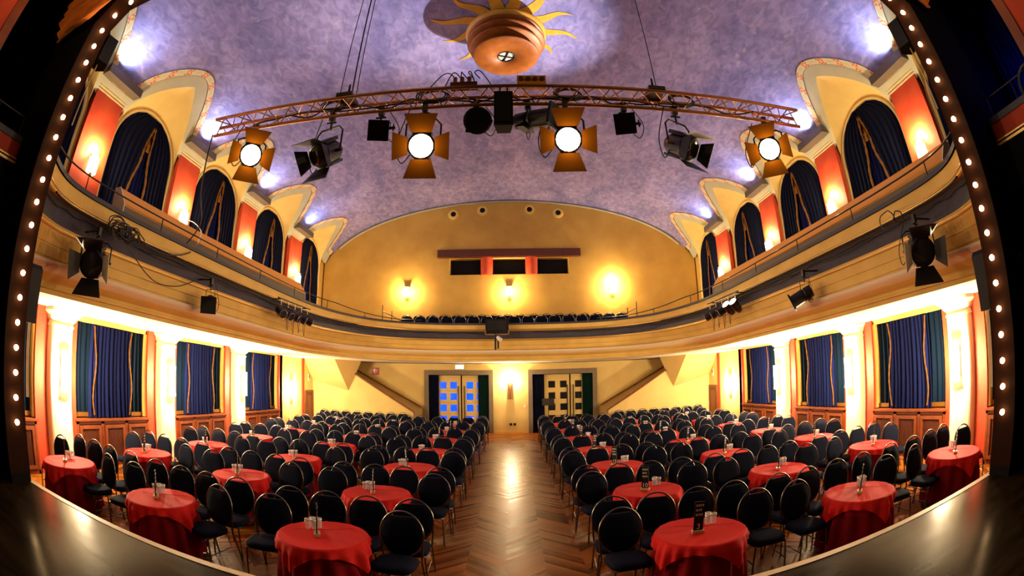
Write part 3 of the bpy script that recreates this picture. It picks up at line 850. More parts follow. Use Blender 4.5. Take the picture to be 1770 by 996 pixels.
for sx, nm in SIDES:
    for k in range(4):
        y = YP[k] if k < 3 else 16.5
        y += .1 if k else .06
        sconce_lantern((sx*W, y, 6.05), R(90)*(1 if sx > 0 else -1), 'small glass sconce on red pilaster %s side, %s from the stage' % (nm, ORD[k]), 'sconces on the red pilasters')
        light('pilaster_light', (sx*(W-.15), y, 6.42), E_PIL, WARM2, .06)
for i, (x, z, wd_) in enumerate(((-4.49, 6.08, 'left'), (0, 6.04, 'middle'), (4.5, 6.1, 'right'))):
    sconce_lantern((x, D, z), R(180), 'bright glass sconce on far gallery wall, %s one below the control booth' % wd_, 'sconces on the far gallery wall')
    light('far_wall_light', (x, D-.28, z+.02), E_FAR, (1, .72, .38), .06)
light('far_wall_light', (4.5, D-.14, 6.55), E_FAR*.6, (1, .8, .5), .04)

# cool uplights on the cornices
for sx, nm in SIDES:
    for k, y in enumerate(YP[:3]+[16.4]):
        t = thing('cornice_uplight', 'small cool white uplight on cornice above %s red pilaster, %s from the stage' % (nm, ORD[k]), 'uplight', (sx*8.12, y-(.42 if k == 0 else .15), 8.10), 0, 'uplights on the cornice')
        mb = MB().box(-.09, .09, -.12, .12, 0, .05, 'black_metal'); mb.obj('housing', t)
        mb = MB().box(-.07, .07, -.10, .10, .05, .062, 'cool_glow'); mb.obj('lens', t)
        light('uplight', (sx*7.86, y-(.42 if k == 0 else .15), 8.15), E_CAP*(1.25 if k < 2 else .8), COOL, .10, 'SPOT', (-sx*.80, 0 if k else .2, .60), R(175), 1.0)

# signs, switches
t = thing('exit_sign', 'lit green and white exit sign above the left far doorway', 'sign', (-2.15, D, 2.86))
mb = MB().box(-.19, .19, -.08, -.01, -.09, .09, 'white'); mb.obj('case', t)
mb = MB().box(-.17, .17, -.085, -.08, -.075, .075, 'sign_lit'); mb.obj('face', t)
mb = MB()
mb.box(-.11, -.07, -.089, -.086, -.03, .03, 'sign_green'); mb.prism([(-.03, .012), (.07, .012), (.07, .035), (.11, 0), (.07, -.035), (.07, -.012), (-.03, -.012)], 1, -.089, -.086, 'sign_green'); mb.obj('pictogram', t)
t = thing('fire_alarm_sign', 'red and white fire hose sign on the far wall by the left stair', 'sign', (-5.88, D, 2.63))
mb = MB().box(-.16, .16, -.02, 0, -.16, .16, 'sign_red'); mb.obj('plate', t)
mb = MB().box(-.11, -.01, -.025, -.02, -.02, .11, 'white').box(.03, .05, -.025, -.02, -.05, .10, 'white').box(.03, .11, -.025, -.02, .04, .06, 'white').box(-.09, -.03, -.025, -.02, -.10, -.05, 'white'); mb.obj('pictogram', t)
for sx, nm in SIDES:
    mb = MB().box(*sorted((sx*8.38, sx*8.40)), 18.20, 18.32, 2.1, 2.38, 'white').box(*sorted((sx*8.372, sx*8.38)), 18.22, 18.30, 2.22, 2.36, 'sign_red')
    mb.obj('safety_sign', label='small white and red safety sign above the %s corner door' % nm, cat='sign')
    # corner door
    t = bpy.data.objects.new('door_%d' % (5 if sx < 0 else 6), None); COL.objects.link(t); t['kind'] = 'structure'
    mb = MB(); a, b = sorted((sx*8.36, sx*8.41))
    mb.box(a, b, 17.86, 17.95, 0, 1.72, 'wood'); mb.box(a, b, 18.6, 18.69, 0, 1.72, 'wood'); mb.box(a, b, 17.95, 18.6, 1.63, 1.72, 'wood'); mb.obj('frame', t)
    mb = MB(); mb.box(*sorted((sx*8.38, sx*8.41)), 17.95, 18.6, .02, 1.63, 'wood_dark'); mb.box(*sorted((sx*8.372, sx*8.38)), 18.03, 18.52, .15, 1.5, 'wood'); mb.obj('door_leaf', t)
    # stair side wall
    mb = MB()
    mb.prism([(sx*8.4, 0), (sx*3.90, 0), (sx*3.90, .98), (sx*6.75, 2.66), (sx*7.1, 3.0), (sx*8.4, 3.0)], 1, 18.7, 18.78, 'cream_lower'); struct(mb, 'wall_stair_'+nm)
    mb = MB()
    mb.tube([(sx*3.88, 18.68, .1), (sx*3.88, 18.68, .98), (sx*6.75, 18.68, 2.68), (sx*7.02, 18.68, 3.0)], .035, 'wood', 6); struct(mb, 'trim_stair_'+nm)
    t = thing('stair_handrail', 'wooden handrail rising along the far wall above the %s stair' % nm, 'handrail')
    mb = MB().tube([(sx*3.80, D-.10, 1.12), (sx*6.83, D-.10, 2.72), (sx*7.2, D-.10, 2.92)], .028, 'wood', 8); mb.obj('rail', t)
    for xx in (4.1, 5.4, 6.6):
        z = 1.12+(xx-3.8)*.528; mb = MB().cyl((sx*xx, D-.10, z-.02), (sx*xx, D, z-.06), .012, .012, 'black_metal', 6); mb.obj('bracket', t)
    # sloping mass under the gallery stair
    mb = MB()
    A1, A2, B1, B2, C2, C1 = (sx*8.4, 17.72, 3.05), (sx*6.85, 17.4, 3.02), (sx*8.4, 18.72, 2.15), (sx*6.72, 18.72, 1.75), (sx*6.72, 18.72, 3.02), (sx*8.4, 18.72, 3.05)
    T3 = (sx*6.15, 18.70, 3.02)
    mb.add([A1, A2, B2, B1, C2, C1, T3], [(0, 1, 2, 3), (1, 6, 2)], 'cream_lower'); struct(mb, 'ceiling_stair_'+nm)
for x, lab in ((-.01, 'left'), (.15, 'right')):
    mb = MB().box(x-.05, x+.05, D-.012, D, .34, .44, 'black'); mb.obj('wall_socket', label='%s of two black sockets low between the far doorways' % lab, cat='socket')
mb = MB().box(.55, .62, D-.012, D, 1.12, 1.22, 'white'); mb.obj('light_switch', label='white switch beside the right far doorway', cat='switch')
t = thing('music_stand', 'thin black music stand in front of the right far doorway', 'stand', (1.55, D-.45, 0))
mb = MB().cyl((0, 0, .05), (0, 0, 1.25), .015, .015, 'black_metal', 6); mb.obj('pole', t)
for a in range(3): mb = MB().cyl((0, 0, .25), (.3*math.cos(a*2.1), .3*math.sin(a*2.1), .01), .012, .012, 'black_metal', 6); mb.obj('leg', t)
mb = MB().box(-.25, .25, -.02, 0, 0, .34, 'black_metal', Matrix.Translation((0, 0, 1.2))@Matrix.Rotation(R(-35), 4, 'X')); mb.obj('desk', t)

# ------------------------------------------------------------------ proscenium
mb = MB()
for sx in (-1, 1):
    mb.box(*sorted((sx*OPX, sx*9.2)), PR0, PR1, 0, 11, 'black_panel')
mb.box(-OPX, OPX, PR0, PR1, OPZ+.10, 11, 'black_panel')
struct(mb, 'wall_proscenium')
mb = MB()
for sx in (-1, 1):
    mb.box(*sorted((sx*9.15, sx*9.3)), -6, PR0, ST, 11, 'black_panel')
mb.box(-9.2, 9.2, -6.1, -6, ST, 11, 'black_drape'); mb.box(-9.2, 9.2, -6.1, PR0, 10.9, 11, 'black_panel'); struct(mb, 'wall_stage')
DZB = .257
for sx, nm in SIDES:
    t = thing('bulb_strip', 'vertical row of glowing bulbs on the %s edge of the stage opening' % nm, 'light strip')
    mb = MB(); mb.box(*sorted((sx*(OPX-.012), sx*(OPX+.002))), PR0-.01, PR1, 1.0, OPZ, 'strip_board'); mb.obj('board', t)
    for i in range(19):
        z = 1.545+i*.2515+(.01 if sx > 0 else 0)
        y = 2.45
        M = Matrix.Translation((sx*(OPX-.012), y, z))@Matrix.Rotation(R(-90)*sx, 4, 'Y')
        mb = MB().lathe([(.030, 0), (.026, .012), (.014, .018)], 'socket', 12, M)
        mb2 = MB().lathe([(.012, .016), (.026, .024), (.031, .040), (.026, .058), (.012, .069), (0, .071)], 'bulb_glow', 12, M)
        b_ = mb2.obj('bulb', t); s_ = mb.obj('socket', b_)
t = thing('bulb_header', 'row of glowing bulbs along the top of the stage opening', 'light strip')
mb = MB(); mb.box(-OPX, OPX, PR0-.01, PR1, OPZ, OPZ+.012, 'strip_board')
for sx in (-1, 1): mb.prism([(sx*OPX, OPZ-.30), (sx*OPX, OPZ), (sx*(OPX-.30), OPZ)], 1, PR0, PR1, 'strip_board')
mb.obj('board', t)
for sx in (-1, 1):
    for i in range(16):
        M = Matrix.Translation((sx*(4.64-i*.2515-(0 if i else 0)), 2.45, OPZ-.0-(.12 if i == 0 else 0)))@Matrix.Rotation(R(180), 4, 'X')
        b_ = MB().lathe([(.012, .016), (.026, .024), (.031, .040), (.026, .058), (.012, .069), (0, .071)], 'bulb_glow', 12, M).obj('bulb', t)
        MB().lathe([(.030, 0), (.026, .012), (.014, .018)], 'socket', 12, M).obj('socket', b_)
# swagged house curtain
def swag(sx, label):
    mb = MB(); n = 60
    x0, x1 = (5.55, 2.6) if sx < 0 else (5.1, 2.6)
    def fn(u, v):
        x = lerp(x0, x1, u); zt = 7.0
        zb = 5.98+.28*u+.20*u*u if sx < 0 else 6.06+.25*u+.2*u*u
        z = lerp(zb, zt, v); bulge = .10*math.sin(math.pi*v)
        f = .05*math.sin(v*44-u*9)+.03*math.sin(v*23-u*3)
        return (sx*x, 2.12-bulge+f, z+.03*math.sin(u*20)*(1-v))
    mb.grid(fn, 70, 60, 'swag')
    return mb.obj('swag_curtain', label=label, cat='curtain')
for sx in (-1, 1): light('swag_spot', (sx*2.4, -.8, 5.2), 110, (1, .6, .28), .08, 'SPOT', (sx*2.7, 2.9, .95), R(46), .9)  # unseen stage spots, added to brighten the swags
swag(-1, 'orange swagged house curtain above the left bulb strip'); swag(1, 'orange swagged house curtain above the right bulb strip')
# speaker cabinets beside the proscenium on the hall side
for sx, nm in SIDES:
    t = thing('hanging_speaker', 'black wedge speaker hung high beside the %s bulb strip' % nm, 'speaker', (sx*5.08, 2.80, 5.85))
    mb = MB(); mb.prism([(-.12, -.10), (.12, -.10), (.15, .10), (-.02, .18), (-.15, .10)], 2, .0, .40, 'black'); mb.obj('cabinet', t)
    mb = MB(); mb.cyl((0, 0, .40), (0, -.19, .72), .02, .02, 'black_metal', 6); mb.obj('bracket', t)
    t = thing('wall_speaker', 'tall black slanted speaker beside the %s bulb strip under the balcony' % nm, 'speaker', (sx*5.16, 2.78, 2.92))
    mb = MB(); mb.prism([(-.12, -.33), (.10, -.33), (.15, .26), (.10, .31), (-.12, .31)], 1, -.10, .10, 'black', Matrix.Scale(sx*-1, 4, (1, 0, 0))); mb.obj('cabinet', t)
    mb = MB(); mb.box(-.03, .03, -.16, -.13, -.2, .2, 'black_metal'); mb.obj('bracket', t)
    mb = MB(); mb.box(*sorted((sx*5.06, sx*5.08)), 2.75, 2.80, 1.78, 2.62, 'ledge_pale'); mb.obj('white_batten', label='thin pale upright batten beside the %s bulb strip, below the speaker' % nm, cat='batten')
    mb = MB(); mb.tube([(sx*5.08, 2.80, 5.95), (sx*5.10, 2.80, 4.95)], .012, 'ledge_pale', 6); mb.obj('pale_pole', label='thin pale pole hanging below the %s high speaker' % nm, cat='pole')
# stage side galleries
for sx, nm in SIDES:
    mb = MB(); X = 5.6
    mb.box(*sorted((sx*X, sx*(X+.1))), -.4, 2.29, 4.40, 4.60, 'orange_plaster')
    mb.box(*sorted((sx*(X-.03), sx*X)), -.4, 2.29, 4.33, 4.36, 'gold'); mb.box(*sorted((sx*(X-.03), sx*X)), -.4, 2.29, 4.38, 4.40, 'gold')
    mb.box(*sorted((sx*(X-.02), sx*(X+.1))), -.4, 2.29, 4.60, 4.68, 'navy_cap'); mb.box(*sorted((sx*X, sx*(X+.1))), -.4, 2.29, 3.9, 4.33, 'black_panel')
    mb.box(*sorted((sx*X, sx*9.1)), -.4, 2.29, 3.8, 3.9, 'black_panel')
    struct(mb, 'wall_stage_gallery_'+nm)
    t = thing('stage_gallery_rail', 'thin dark rail on the side gallery over the %s stage wing' % nm, 'railing')
    mb = MB().tube([(sx*(X+.02), -.4, 4.92), (sx*(X+.02), 2.2, 4.92)], .013, 'black_metal', 6); mb.obj('rail', t)
    for y in (.3, 1.0, 1.7, 2.2): mb = MB().cyl((sx*(X+.02), y, 4.66), (sx*(X+.02), y, 4.92), .01, .01, 'black_metal', 6); mb.obj('post', t)
    mb = MB(); mb.box(*sorted((sx*4.47, sx*4.75)), .35, 1.02, ST, 8.2, 'orange_plaster'); mb.box(*sorted((sx*4.45, sx*4.47)), .90, 1.03, ST, 8.2, 'wood')
    mb.obj('portal_post', label='tall orange brown portal post at the extreme %s of the stage' % nm, cat='post')
mb = MB()
mb.grid(lambda u, v: (6.9+.05*math.sin(u*60), lerp(1.15, 2.2, u), lerp(4.6, 6.2+.5*math.sin(math.pi*u), v)), 80, 6, 'curtain_blue')
mb.obj('stage_window_curtain', label='blue lit arched window curtain above the right stage gallery', cat='curtain')
light('blue_light', (6.45, 1.7, 5.4), 4, (.02, .06, 1), .1)
mb = MB(); mb.tube(catmull([(5.55, 1.35+.22*math.cos(a), 4.72+.22*math.sin(a)) for a in [i*math.pi/5 for i in range(10)]], 3, True), .02, 'cable', 6, True)
mb.tube(catmull([(5.53, 1.35+.19*math.cos(a), 4.72+.20*math.sin(a)) for a in [i*math.pi/5 for i in range(10)]], 3, True), .012, 'cable', 6, True)
mb.obj('cable_coil', label='coiled black cable on the right stage gallery rail', cat='cable')
# number 3 mark on the wing drape
def text(name, body, size, M, m, parent=None, ext=.001):
    c = bpy.data.curves.new(name, 'FONT'); c.body = body; c.size = size; c.extrude = ext; c.align_x = 'CENTER'; c.align_y = 'CENTER'
    c.materials.append(MATS[m]); o0 = bpy.data.objects.new('tmp', c); COL.objects.link(o0); bpy.context.view_layer.update()
    me = bpy.data.meshes.new_from_object(o0.evaluated_get(bpy.context.evaluated_depsgraph_get())); bpy.data.objects.remove(o0)
    o = bpy.data.objects.new(name, me); COL.objects.link(o)
    if parent: o.parent = parent
    o.matrix_local = M; return o
o = text('number_mark', '3', .09, Matrix.Translation((5.35, PR0-.004, 3.08))@Matrix.Rotation(R(90), 4, 'X'), 'white')
tag(o, 'small white number 3 on the black wall right of the bulb strip', 'marking')
# stage floor bits
for x, y, nm in ((-1.93, 1.95, 'left'), (1.95, 1.95, 'right')):
    t = thing('floor_box', 'small metal floor box set in the %s part of the stage boards' % nm, 'floor box', (x, y, ST))
    mb = MB().box(-.06, .06, -.05, .05, 0, .006, 'brass'); mb.obj('frame', t); mb = MB().box(-.045, .045, -.035, .035, .006, .009, 'black'); mb.obj('lid', t)
mb = MB()
for q, (rx, ry, dz, ox) in enumerate(((.62, .36, .012, 0), (.60, .34, .034, .03), (.57, .36, .03, -.02))):
    mb.tube([( -5.35+ox+rx*math.cos(a), 2.0-.25+ry*math.sin(a)*.8, ST+dz) for a in [i*2*math.pi/40 for i in range(40)]], .011, 'cable', 6, True)
mb.obj('floor_cable', label='loops of black cable lying at the left end of the stage floor', cat='cable')

# ------------------------------------------------------------------ sun chandelier
SX, SYY, SZ = .06, 8.36, 9.25
t = thing('sun_chandelier', 'large copper tiered sun chandelier on the lavender ceiling', 'chandelier', (SX, SYY, SZ))
mb = MB()
tiers = [(.73, 0.0), (.82, .17), (.89, .33), (.88, .50)]
for i, (r_, z_) in enumerate(tiers):
    mb = MB(); i_r = r_-.28
    if i == 0: mb.lathe([(.19, .03), (.20, 0), (r_-.02, 0), (r_, .012), (r_, .035), (r_-.10, .045), (r_-.24, .16), (r_-.24, .2)], 'copper_leaf', 64)
    else: mb.lathe([(r_-.30, z_-.02), (r_-.16, z_-.015), (r_-.02, z_+.04), (r_, z_+.055), (r_, z_+.075), (r_-.08, z_+.08), (r_-.26, z_+.16)], 'copper_leaf', 64)
    mb.obj('copper_tier', t)
mb = MB().lathe([(.45, .1), (.55, .5), (.62, .62), (.62, 1.02)], 'wood_dark', 48); mb.obj('core', t)
mb = MB().lathe([(.86, .60), (.93, .66), (.93, .69), (.90, .70), (.6, .70)], 'gold_leaf', 64); o = mb.obj('top_rim', t); o['label'] = 'bright gilded rim'
mb = MB().lathe([(0, .010), (.10, .014), (.19, .022)], 'pearl_glass', 32); g = mb.obj('glass_lens', t)
mb = MB().tube([(.185*math.cos(a), .185*math.sin(a), .0) for a in [i*math.pi/16 for i in range(32)]], .012, 'black_metal', 6, True)
mb.box(-.18, .18, -.010, .010, -.012, .012, 'black_metal', Matrix.Rotation(R(18), 4, 'Z')).box(-.010, .010, -.18, .18, -.012, .012, 'black_metal', Matrix.Rotation(R(18), 4, 'Z')); mb.obj('grille', t)
mb = MB().lathe([(0, .05), (.18, .05)], 'glint_white', 24); mb.obj('reflector', t)
for i in range(12):
    a = i*math.pi/6+R(12); mb = MB(); n = 18; vs = []
    ll = 1.82 if i % 2 == 0 else 1.62
    for j in range(n+1):
        tt = j/n; r_ = lerp(.55, ll, tt); wd = .17*(1-tt)**.8*(1 if j < n else 0)
        off = .07*math.sin(tt*math.pi*2.2)*(.35+tt)
        for s_ in (-1, 1):
            dx = r_*math.cos(a)-(off+s_*wd)*math.sin(a); dy = r_*math.sin(a)+(off+s_*wd)*math.cos(a)
            vs.append((dx, dy, vz(SX+dx)-SZ-.012))
    fs = [(2*j, 2*j+1, 2*j+3, 2*j+2) for j in range(n)]
    mb.add(vs, [tuple(reversed(f)) for f in fs], 'gold_leaf'); mb.obj('ray', t)

# ------------------------------------------------------------------ lighting truss
TX0, TX1 = -3.72, 3.86; TF, TB, TZ, TL = 4.27, 4.49, 5.44, 5.26
t = thing('lighting_truss', 'long copper-coloured triangular lighting truss hanging across the hall', 'truss')
ch = [((TX0+.08, TF, TZ), (TX1-.08, TF, TZ)), ((TX0, TB, TZ), (TX1, TB, TZ)), ((TX0+.02, (TF+TB)/2, TL), (TX1-.02, (TF+TB)/2, TL))]
for a, b in ch: mb = MB().cyl(a, b, .022, .022, 'truss_metal', 12); mb.obj('chord', t)
mb = MB(); n = 44
for i in range(n):
    xa, xb = lerp(TX0+.06, TX1-.06, i/n), lerp(TX0+.06, TX1-.06, (i+1)/n); fl = i % 2
    for (p, q) in ((0, 1), (1, 2), (2, 0)):
        A = (ch[p][0][1], ch[p][0][2]); B = (ch[q][0][1], ch[q][0][2])
        if fl: A, B = B, A
        mb.cyl((xa, *A), (xb, *B), .0085, .0085, 'truss_metal', 6, caps=False)
mb.obj('lattice', t)
for x in (-1.77, 1.80):
    n = 3 if x < 0 else 1
    for q in range(n):
        xo = x+(.06*q-.06 if n > 1 else 0)
        mb = MB().cyl((xo, TB if q else TF, TZ), (xo+(.0 if q == 0 else .0), 4.4, vz(x)-.01), .006+.004*(q == 1), .006+.004*(q == 1), 'black_metal', 5)
        mb.obj('suspension_wire', t)
    mb = MB().box(x-.10, x+.10, TF-.03, TB+.03, TZ+.01, TZ+.06, 'black_metal').cyl((x, 4.38, TZ+.03), (x, 4.38, TZ+.26), .025, .012, 'black_metal', 8); mb.obj('hanging_clamp', t)
mb = MB()
for (a, b, s_) in ((-3.0, -1.9, .05), (-1.9, -.8, .07), (-.8, .35, .06), (.35, 1.4, .05), (1.4, 3.1, .06), (-2.6, .2, .04), (-.4, 2.2, .04)):
    P = [(lerp(a, b, q/8), 4.36+.03*math.sin(q*1.9+a), TL+.06+s_*.6*math.sin(q*1.3+b)) for q in range(9)]
    mb.tube(catmull(P, 3), .010, 'cable', 5)
for cx_, r_ in ((-1.95, .10), (-.75, .12), (.75, .10), (2.1, .11)):
    for q in range(3): mb.tube([(cx_+r_*1.4*math.cos(a)+.02*q, 4.33+.02*q, TL+.13+r_*.7*math.sin(a)) for a in [i*math.pi/8 for i in range(16)]], .009, 'cable', 5, True)
mb.obj('truss_cables', label='bundles of black cable running through the lighting truss', cat='cable')
# distribution boxes on the truss
t = thing('socket_box', 'orange power distribution box on top of the truss, right of centre', 'socket box', (.37, TF, TZ+.02))
mb = MB().box(-.16, .16, 0, .10, 0, .13, 'bench_top'); mb.obj('box', t)
for q in range(4): mb = MB().cyl((-.115+.077*q, .0, .075), (-.115+.077*q, -.02, .075), .028, .028, 'wood_dark', 10); mb.obj('socket', t)
t = thing('plug_box', 'small connector box with looping cables on the truss, left of centre', 'socket box', (-.38, TF, TZ+.02))
mb = MB().box(-.15, .15, 0, .10, 0, .06, 'wood_dark'); mb.obj('box', t)
for q in range(3): mb = MB().cyl((-.10+.08*q, .03, .05), (-.10+.08*q, .03, .14), .024, .024, 'copper_leaf', 8); mb.obj('plug', t)
mb = MB()
for q in range(5): mb.tube(catmull([(-.10+.07*q, .03, .12), (-.16+.07*q, .02, .20), (-.25-.02*q+.13*q, 0, .16+.01*q), (-.42+.19*q, .02, -.05)], 5), .007, 'cable', 5)
mb.obj('cable_loop', t)

# ------------------------------------------------------------------ stage lamps
def orient(d):
    """matrix turning local -Y (the front of a lamp) to direction d, keeping it upright"""
    f = Vector(d).normalized(); x = Vector((0, 0, 1)).cross(-f).normalized()
    yb = -f; z = x.cross(yb); 
    return Matrix((x, yb, z)).transposed().to_4x4()
def hook(t, top):
    mb = MB().box(-.03, .03, -.03, .03, top-.10, top+.02, 'black_metal').cyl((0, 0, top-.22), (0, 0, top-.08), .014, .014, 'black_metal', 8).cyl((-.06, 0, top-.12), (.06, 0, top-.12), .012, .012, 'black_metal', 6)
    mb.obj('clamp', t)
def fresnel(loc, aim, drop, label, lit, k=1.0, doors=(1, 1, 1, 1), open_=35, group=None, pale=None):
    """loc = centre of the lamp body, drop = distance from body centre up to the bar"""
    t = thing('fresnel_lamp', label, 'stage light', loc, 0, group); O = orient(aim)@Matrix.Scale(k, 4)
    hook(t, drop)
    mb = MB().lathe([(0, .20), (.10, .19), (.135, .12), (.14, -.10), (.15, -.12), (.15, -.155), (.125, -.16)], 'black_metal', 24, O@Matrix.Rotation(R(-90), 4, 'X'))
    mb.box(-.10, .10, -.10, .16, -.155, -.11, 'black_metal', O).box(-.08, .08, -.08, .16, .12, .15, 'black_metal', O); mb.obj('housing', t)
    mb = MB().lathe([(0, -.185), (.06, -.18), (.125, -.155)], 'lens_hot' if lit else 'lens_dark', 24, O@Matrix.Rotation(R(-90), 4, 'X')); mb.obj('lens', t)
    yk = .19*k; sd = O.to_3x3()@Vector((1, 0, 0)); sd = Vector((sd.x, sd.y, 0)).normalized()
    top = drop-.20
    P = [sd*-yk+Vector((0, 0, -.02)), sd*-yk+Vector((0, 0, top*.8)), sd*-yk*.7+Vector((0, 0, top)), sd*yk*.7+Vector((0, 0, top)), sd*yk+Vector((0, 0, top*.8)), sd*yk+Vector((0, 0, -.02))]
    mb = MB().tube(P, .012, 'black_metal', 6)
    for s_ in (-1, 1): mb.cyl(sd*s_*.12*k, sd*s_*(yk+.03), .02, .02, 'brass' if s_ > 0 else 'black_metal', 8)
    mb.obj('yoke', t)
    a = R(open_)
    for q, on in enumerate(doors):
        if not on: continue
        wd = .15 if q % 2 == 0 else .13; L_ = .22 if q % 2 == 0 else .17
        Mq = O@Matrix.Rotation(q*math.pi/2, 4, 'Y')@Matrix.Translation((0, -.17, .145))@Matrix.Rotation(a if True else 0, 4, 'X').inverted()
        # door swings forward (-Y) and outward (+Z)
        ca, sa = math.cos(a), math.sin(a)
        pts = [(-wd*.72, 0, 0), (wd*.72, 0, 0), (wd*1.15, -L_*ca, L_*sa), (-wd*1.15, -L_*ca, L_*sa)]
        Mq = O@Matrix.Rotation(q*math.pi/2, 4, 'Y')@Matrix.Translation((0, -.16, .142))
        vs = pts+[(p[0], p[1]+.006*sa, p[2]+.006*ca) for p in pts]
        mb = MB().add(vs, [(0, 1, 2, 3), (7, 6, 5, 4), (0, 4, 5, 1), (1, 5, 6, 2), (2, 6, 7, 3), (3, 7, 4, 0)], 'white' if pale == q else ('lamplit_door' if lit else 'black_metal'), M=Mq)
        mb.obj('barn_door', t)
    mb = MB().tube(catmull([sd*.12+Vector((0, .1, 0)), sd*.24+Vector((0, .1, -.16)), sd*.30+Vector((0, .06, .06)), sd*.16+Vector((0, 0, drop-.02))], 6), .007, 'cable', 5); mb.obj('power_cable', t)
    if lit:
        d = Vector(aim).normalized(); p = Vector(loc)+d*.24*k
        light('fresnel_light', p, E_FRES, WARM, .08, 'SPOT', aim, R(120), .8)
    return t
mat('lamplit_door', (.10, .030, .002), .9, spec=.0)  # barn doors of lit lamps, warm lens glow put into the colour
ZB = 5.30
cam_d = Vector((.1, 0, 1.6))
def aim_cam(p, off=(0, 0, 0)): return Vector((.126, -.6, 1.2))+Vector(off)-Vector(p)
for p, lb, lit, off, kw in (
    ((-3.02, 4.40, 4.90), 'lit fresnel with barn doors at the left end of the truss', True, (1.2, 0, .3), dict(open_=50)),
    ((-.81, 4.38, 4.76), 'lit fresnel with barn doors, left of the truss centre', True, (-.4, 0, .9), dict(open_=62)),
    ((.73, 4.38, 4.80), 'lit fresnel with barn doors, right of the truss centre', True, (.3, 0, .9), dict(open_=58)),
    ((3.26, 4.40, 4.88), 'lit fresnel with barn doors at the right end of the truss', True, (-1.2, 0, .3), dict(open_=50)),
    ((-1.93, 4.40, 4.78), 'unlit black fresnel in its yoke, between the two left lit lamps', False, (-3.6, 0, -.6), dict(open_=20)),
    ((2.02, 4.40, 4.79), 'unlit black fresnel in its yoke, between the two right lit lamps', False, (4.2, 0, -.3), dict(open_=12, pale=2))):
    fresnel(p, aim_cam(p, off), ZB-p[2], lb, lit, **kw)
def profile_lamp(loc, aim, drop, label, ln=.34, r=.085, serr=True):
    t = thing('profile_lamp', label, 'stage light', loc); O = orient(aim); hook(t, drop)
    mb = MB().lathe([(0, .16), (r, .15), (r*1.05, 0), (r*.95, -.02), (r*1.1, -.06), (r*1.1, -ln+.06)], 'black_metal', 18, O@Matrix.Rotation(R(-90), 4, 'X'), smooth=False)
    mb.box(-r*1.1, r*1.1, -.02, .08, r*.9, r*1.25, 'black_metal', O); mb.obj('housing', t)
    n = 16
    mb = MB().lathe([(r*(1.32 if i % 2 else 1.22), -ln+.06) for i in range(1)]+[(r*1.3, -ln+.02), (r*1.25, -ln+.02), (r*.9, -ln+.03)], 'black', 16, O@Matrix.Rotation(R(-90), 4, 'X'), smooth=False)
    if serr: mb.box(-r*1.35, r*1.35, ln*-1+.02, ln*-1+.05, -r*1.35, r*1.35, 'black', O)
    else: mb.lathe([(0, -ln+.03), (r*1.45, -ln+.02), (r*1.5, -ln-.0), (r*1.3, -ln-.01), (0, -ln-.01)], 'black', 20, O@Matrix.Rotation(R(-90), 4, 'X'), smooth=False)
    mb.obj('colour_frame', t)
    mb = MB().tube([(-.12, 0, -.02), (-.12, 0, drop-.2), (.12, 0, drop-.2), (.12, 0, -.02)], .008, 'black_metal', 5)
    mb.cyl((.10, 0, 0), (.18, 0, 0), .018, .018, 'black_metal', 8).cyl((.16, 0, -.04), (.16, 0, .05), .01, .01, 'black_metal', 6); mb.obj('yoke', t)
    mb = MB().tube(catmull([(.05, .05, -.05), (.16, .05, -.16), (.22, .03, 0), (.1, .0, drop-.05)], 6), .006, 'cable', 5); mb.obj('power_cable', t)
    return t
profile_lamp((-1.32, 4.40, 5.03), (.25, -1, -.7), .27, 'small black square-fronted spotlight, left of the lit lamp pair', .26)
profile_lamp((1.40, 4.40, 5.05), (-.3, -1, -.65), .25, 'small black square-fronted spotlight, right of the lit lamp pair', .28)
profile_lamp((-.24, 4.40, 5.05), (.15, -1, -.55), .25, 'round black spotlight left of the central truss speaker', .26, .10, False)
profile_lamp((.33, 4.42, 5.07), (-.1, -.25, -.06), .23, 'long black zoom spotlight right of the central truss speaker', .38, .095).rotation_euler = (0, 0, R(75))
t = thing('truss_speaker', 'tall black box speaker hanging at the centre of the truss', 'speaker', (.06, 4.22, 5.04))
mb = MB(); mb.prism([(-.10, -.02), (.10, -.02), (.07, .16), (-.07, .16)], 2, -.16, .28, 'black'); mb.obj('cabinet', t)
mb = MB(); mb.box(-.08, .08, -.032, -.02, -.12, .20, 'black_metal'); mb.obj('grille', t)
mb = MB(); mb.cyl((-.04, .06, .26), (-.04, .06, .40), .01, .01, 'black_metal', 6).cyl((.04, .06, .26), (.04, .06, .40), .01, .01, 'black_metal', 6); mb.obj('bracket', t)

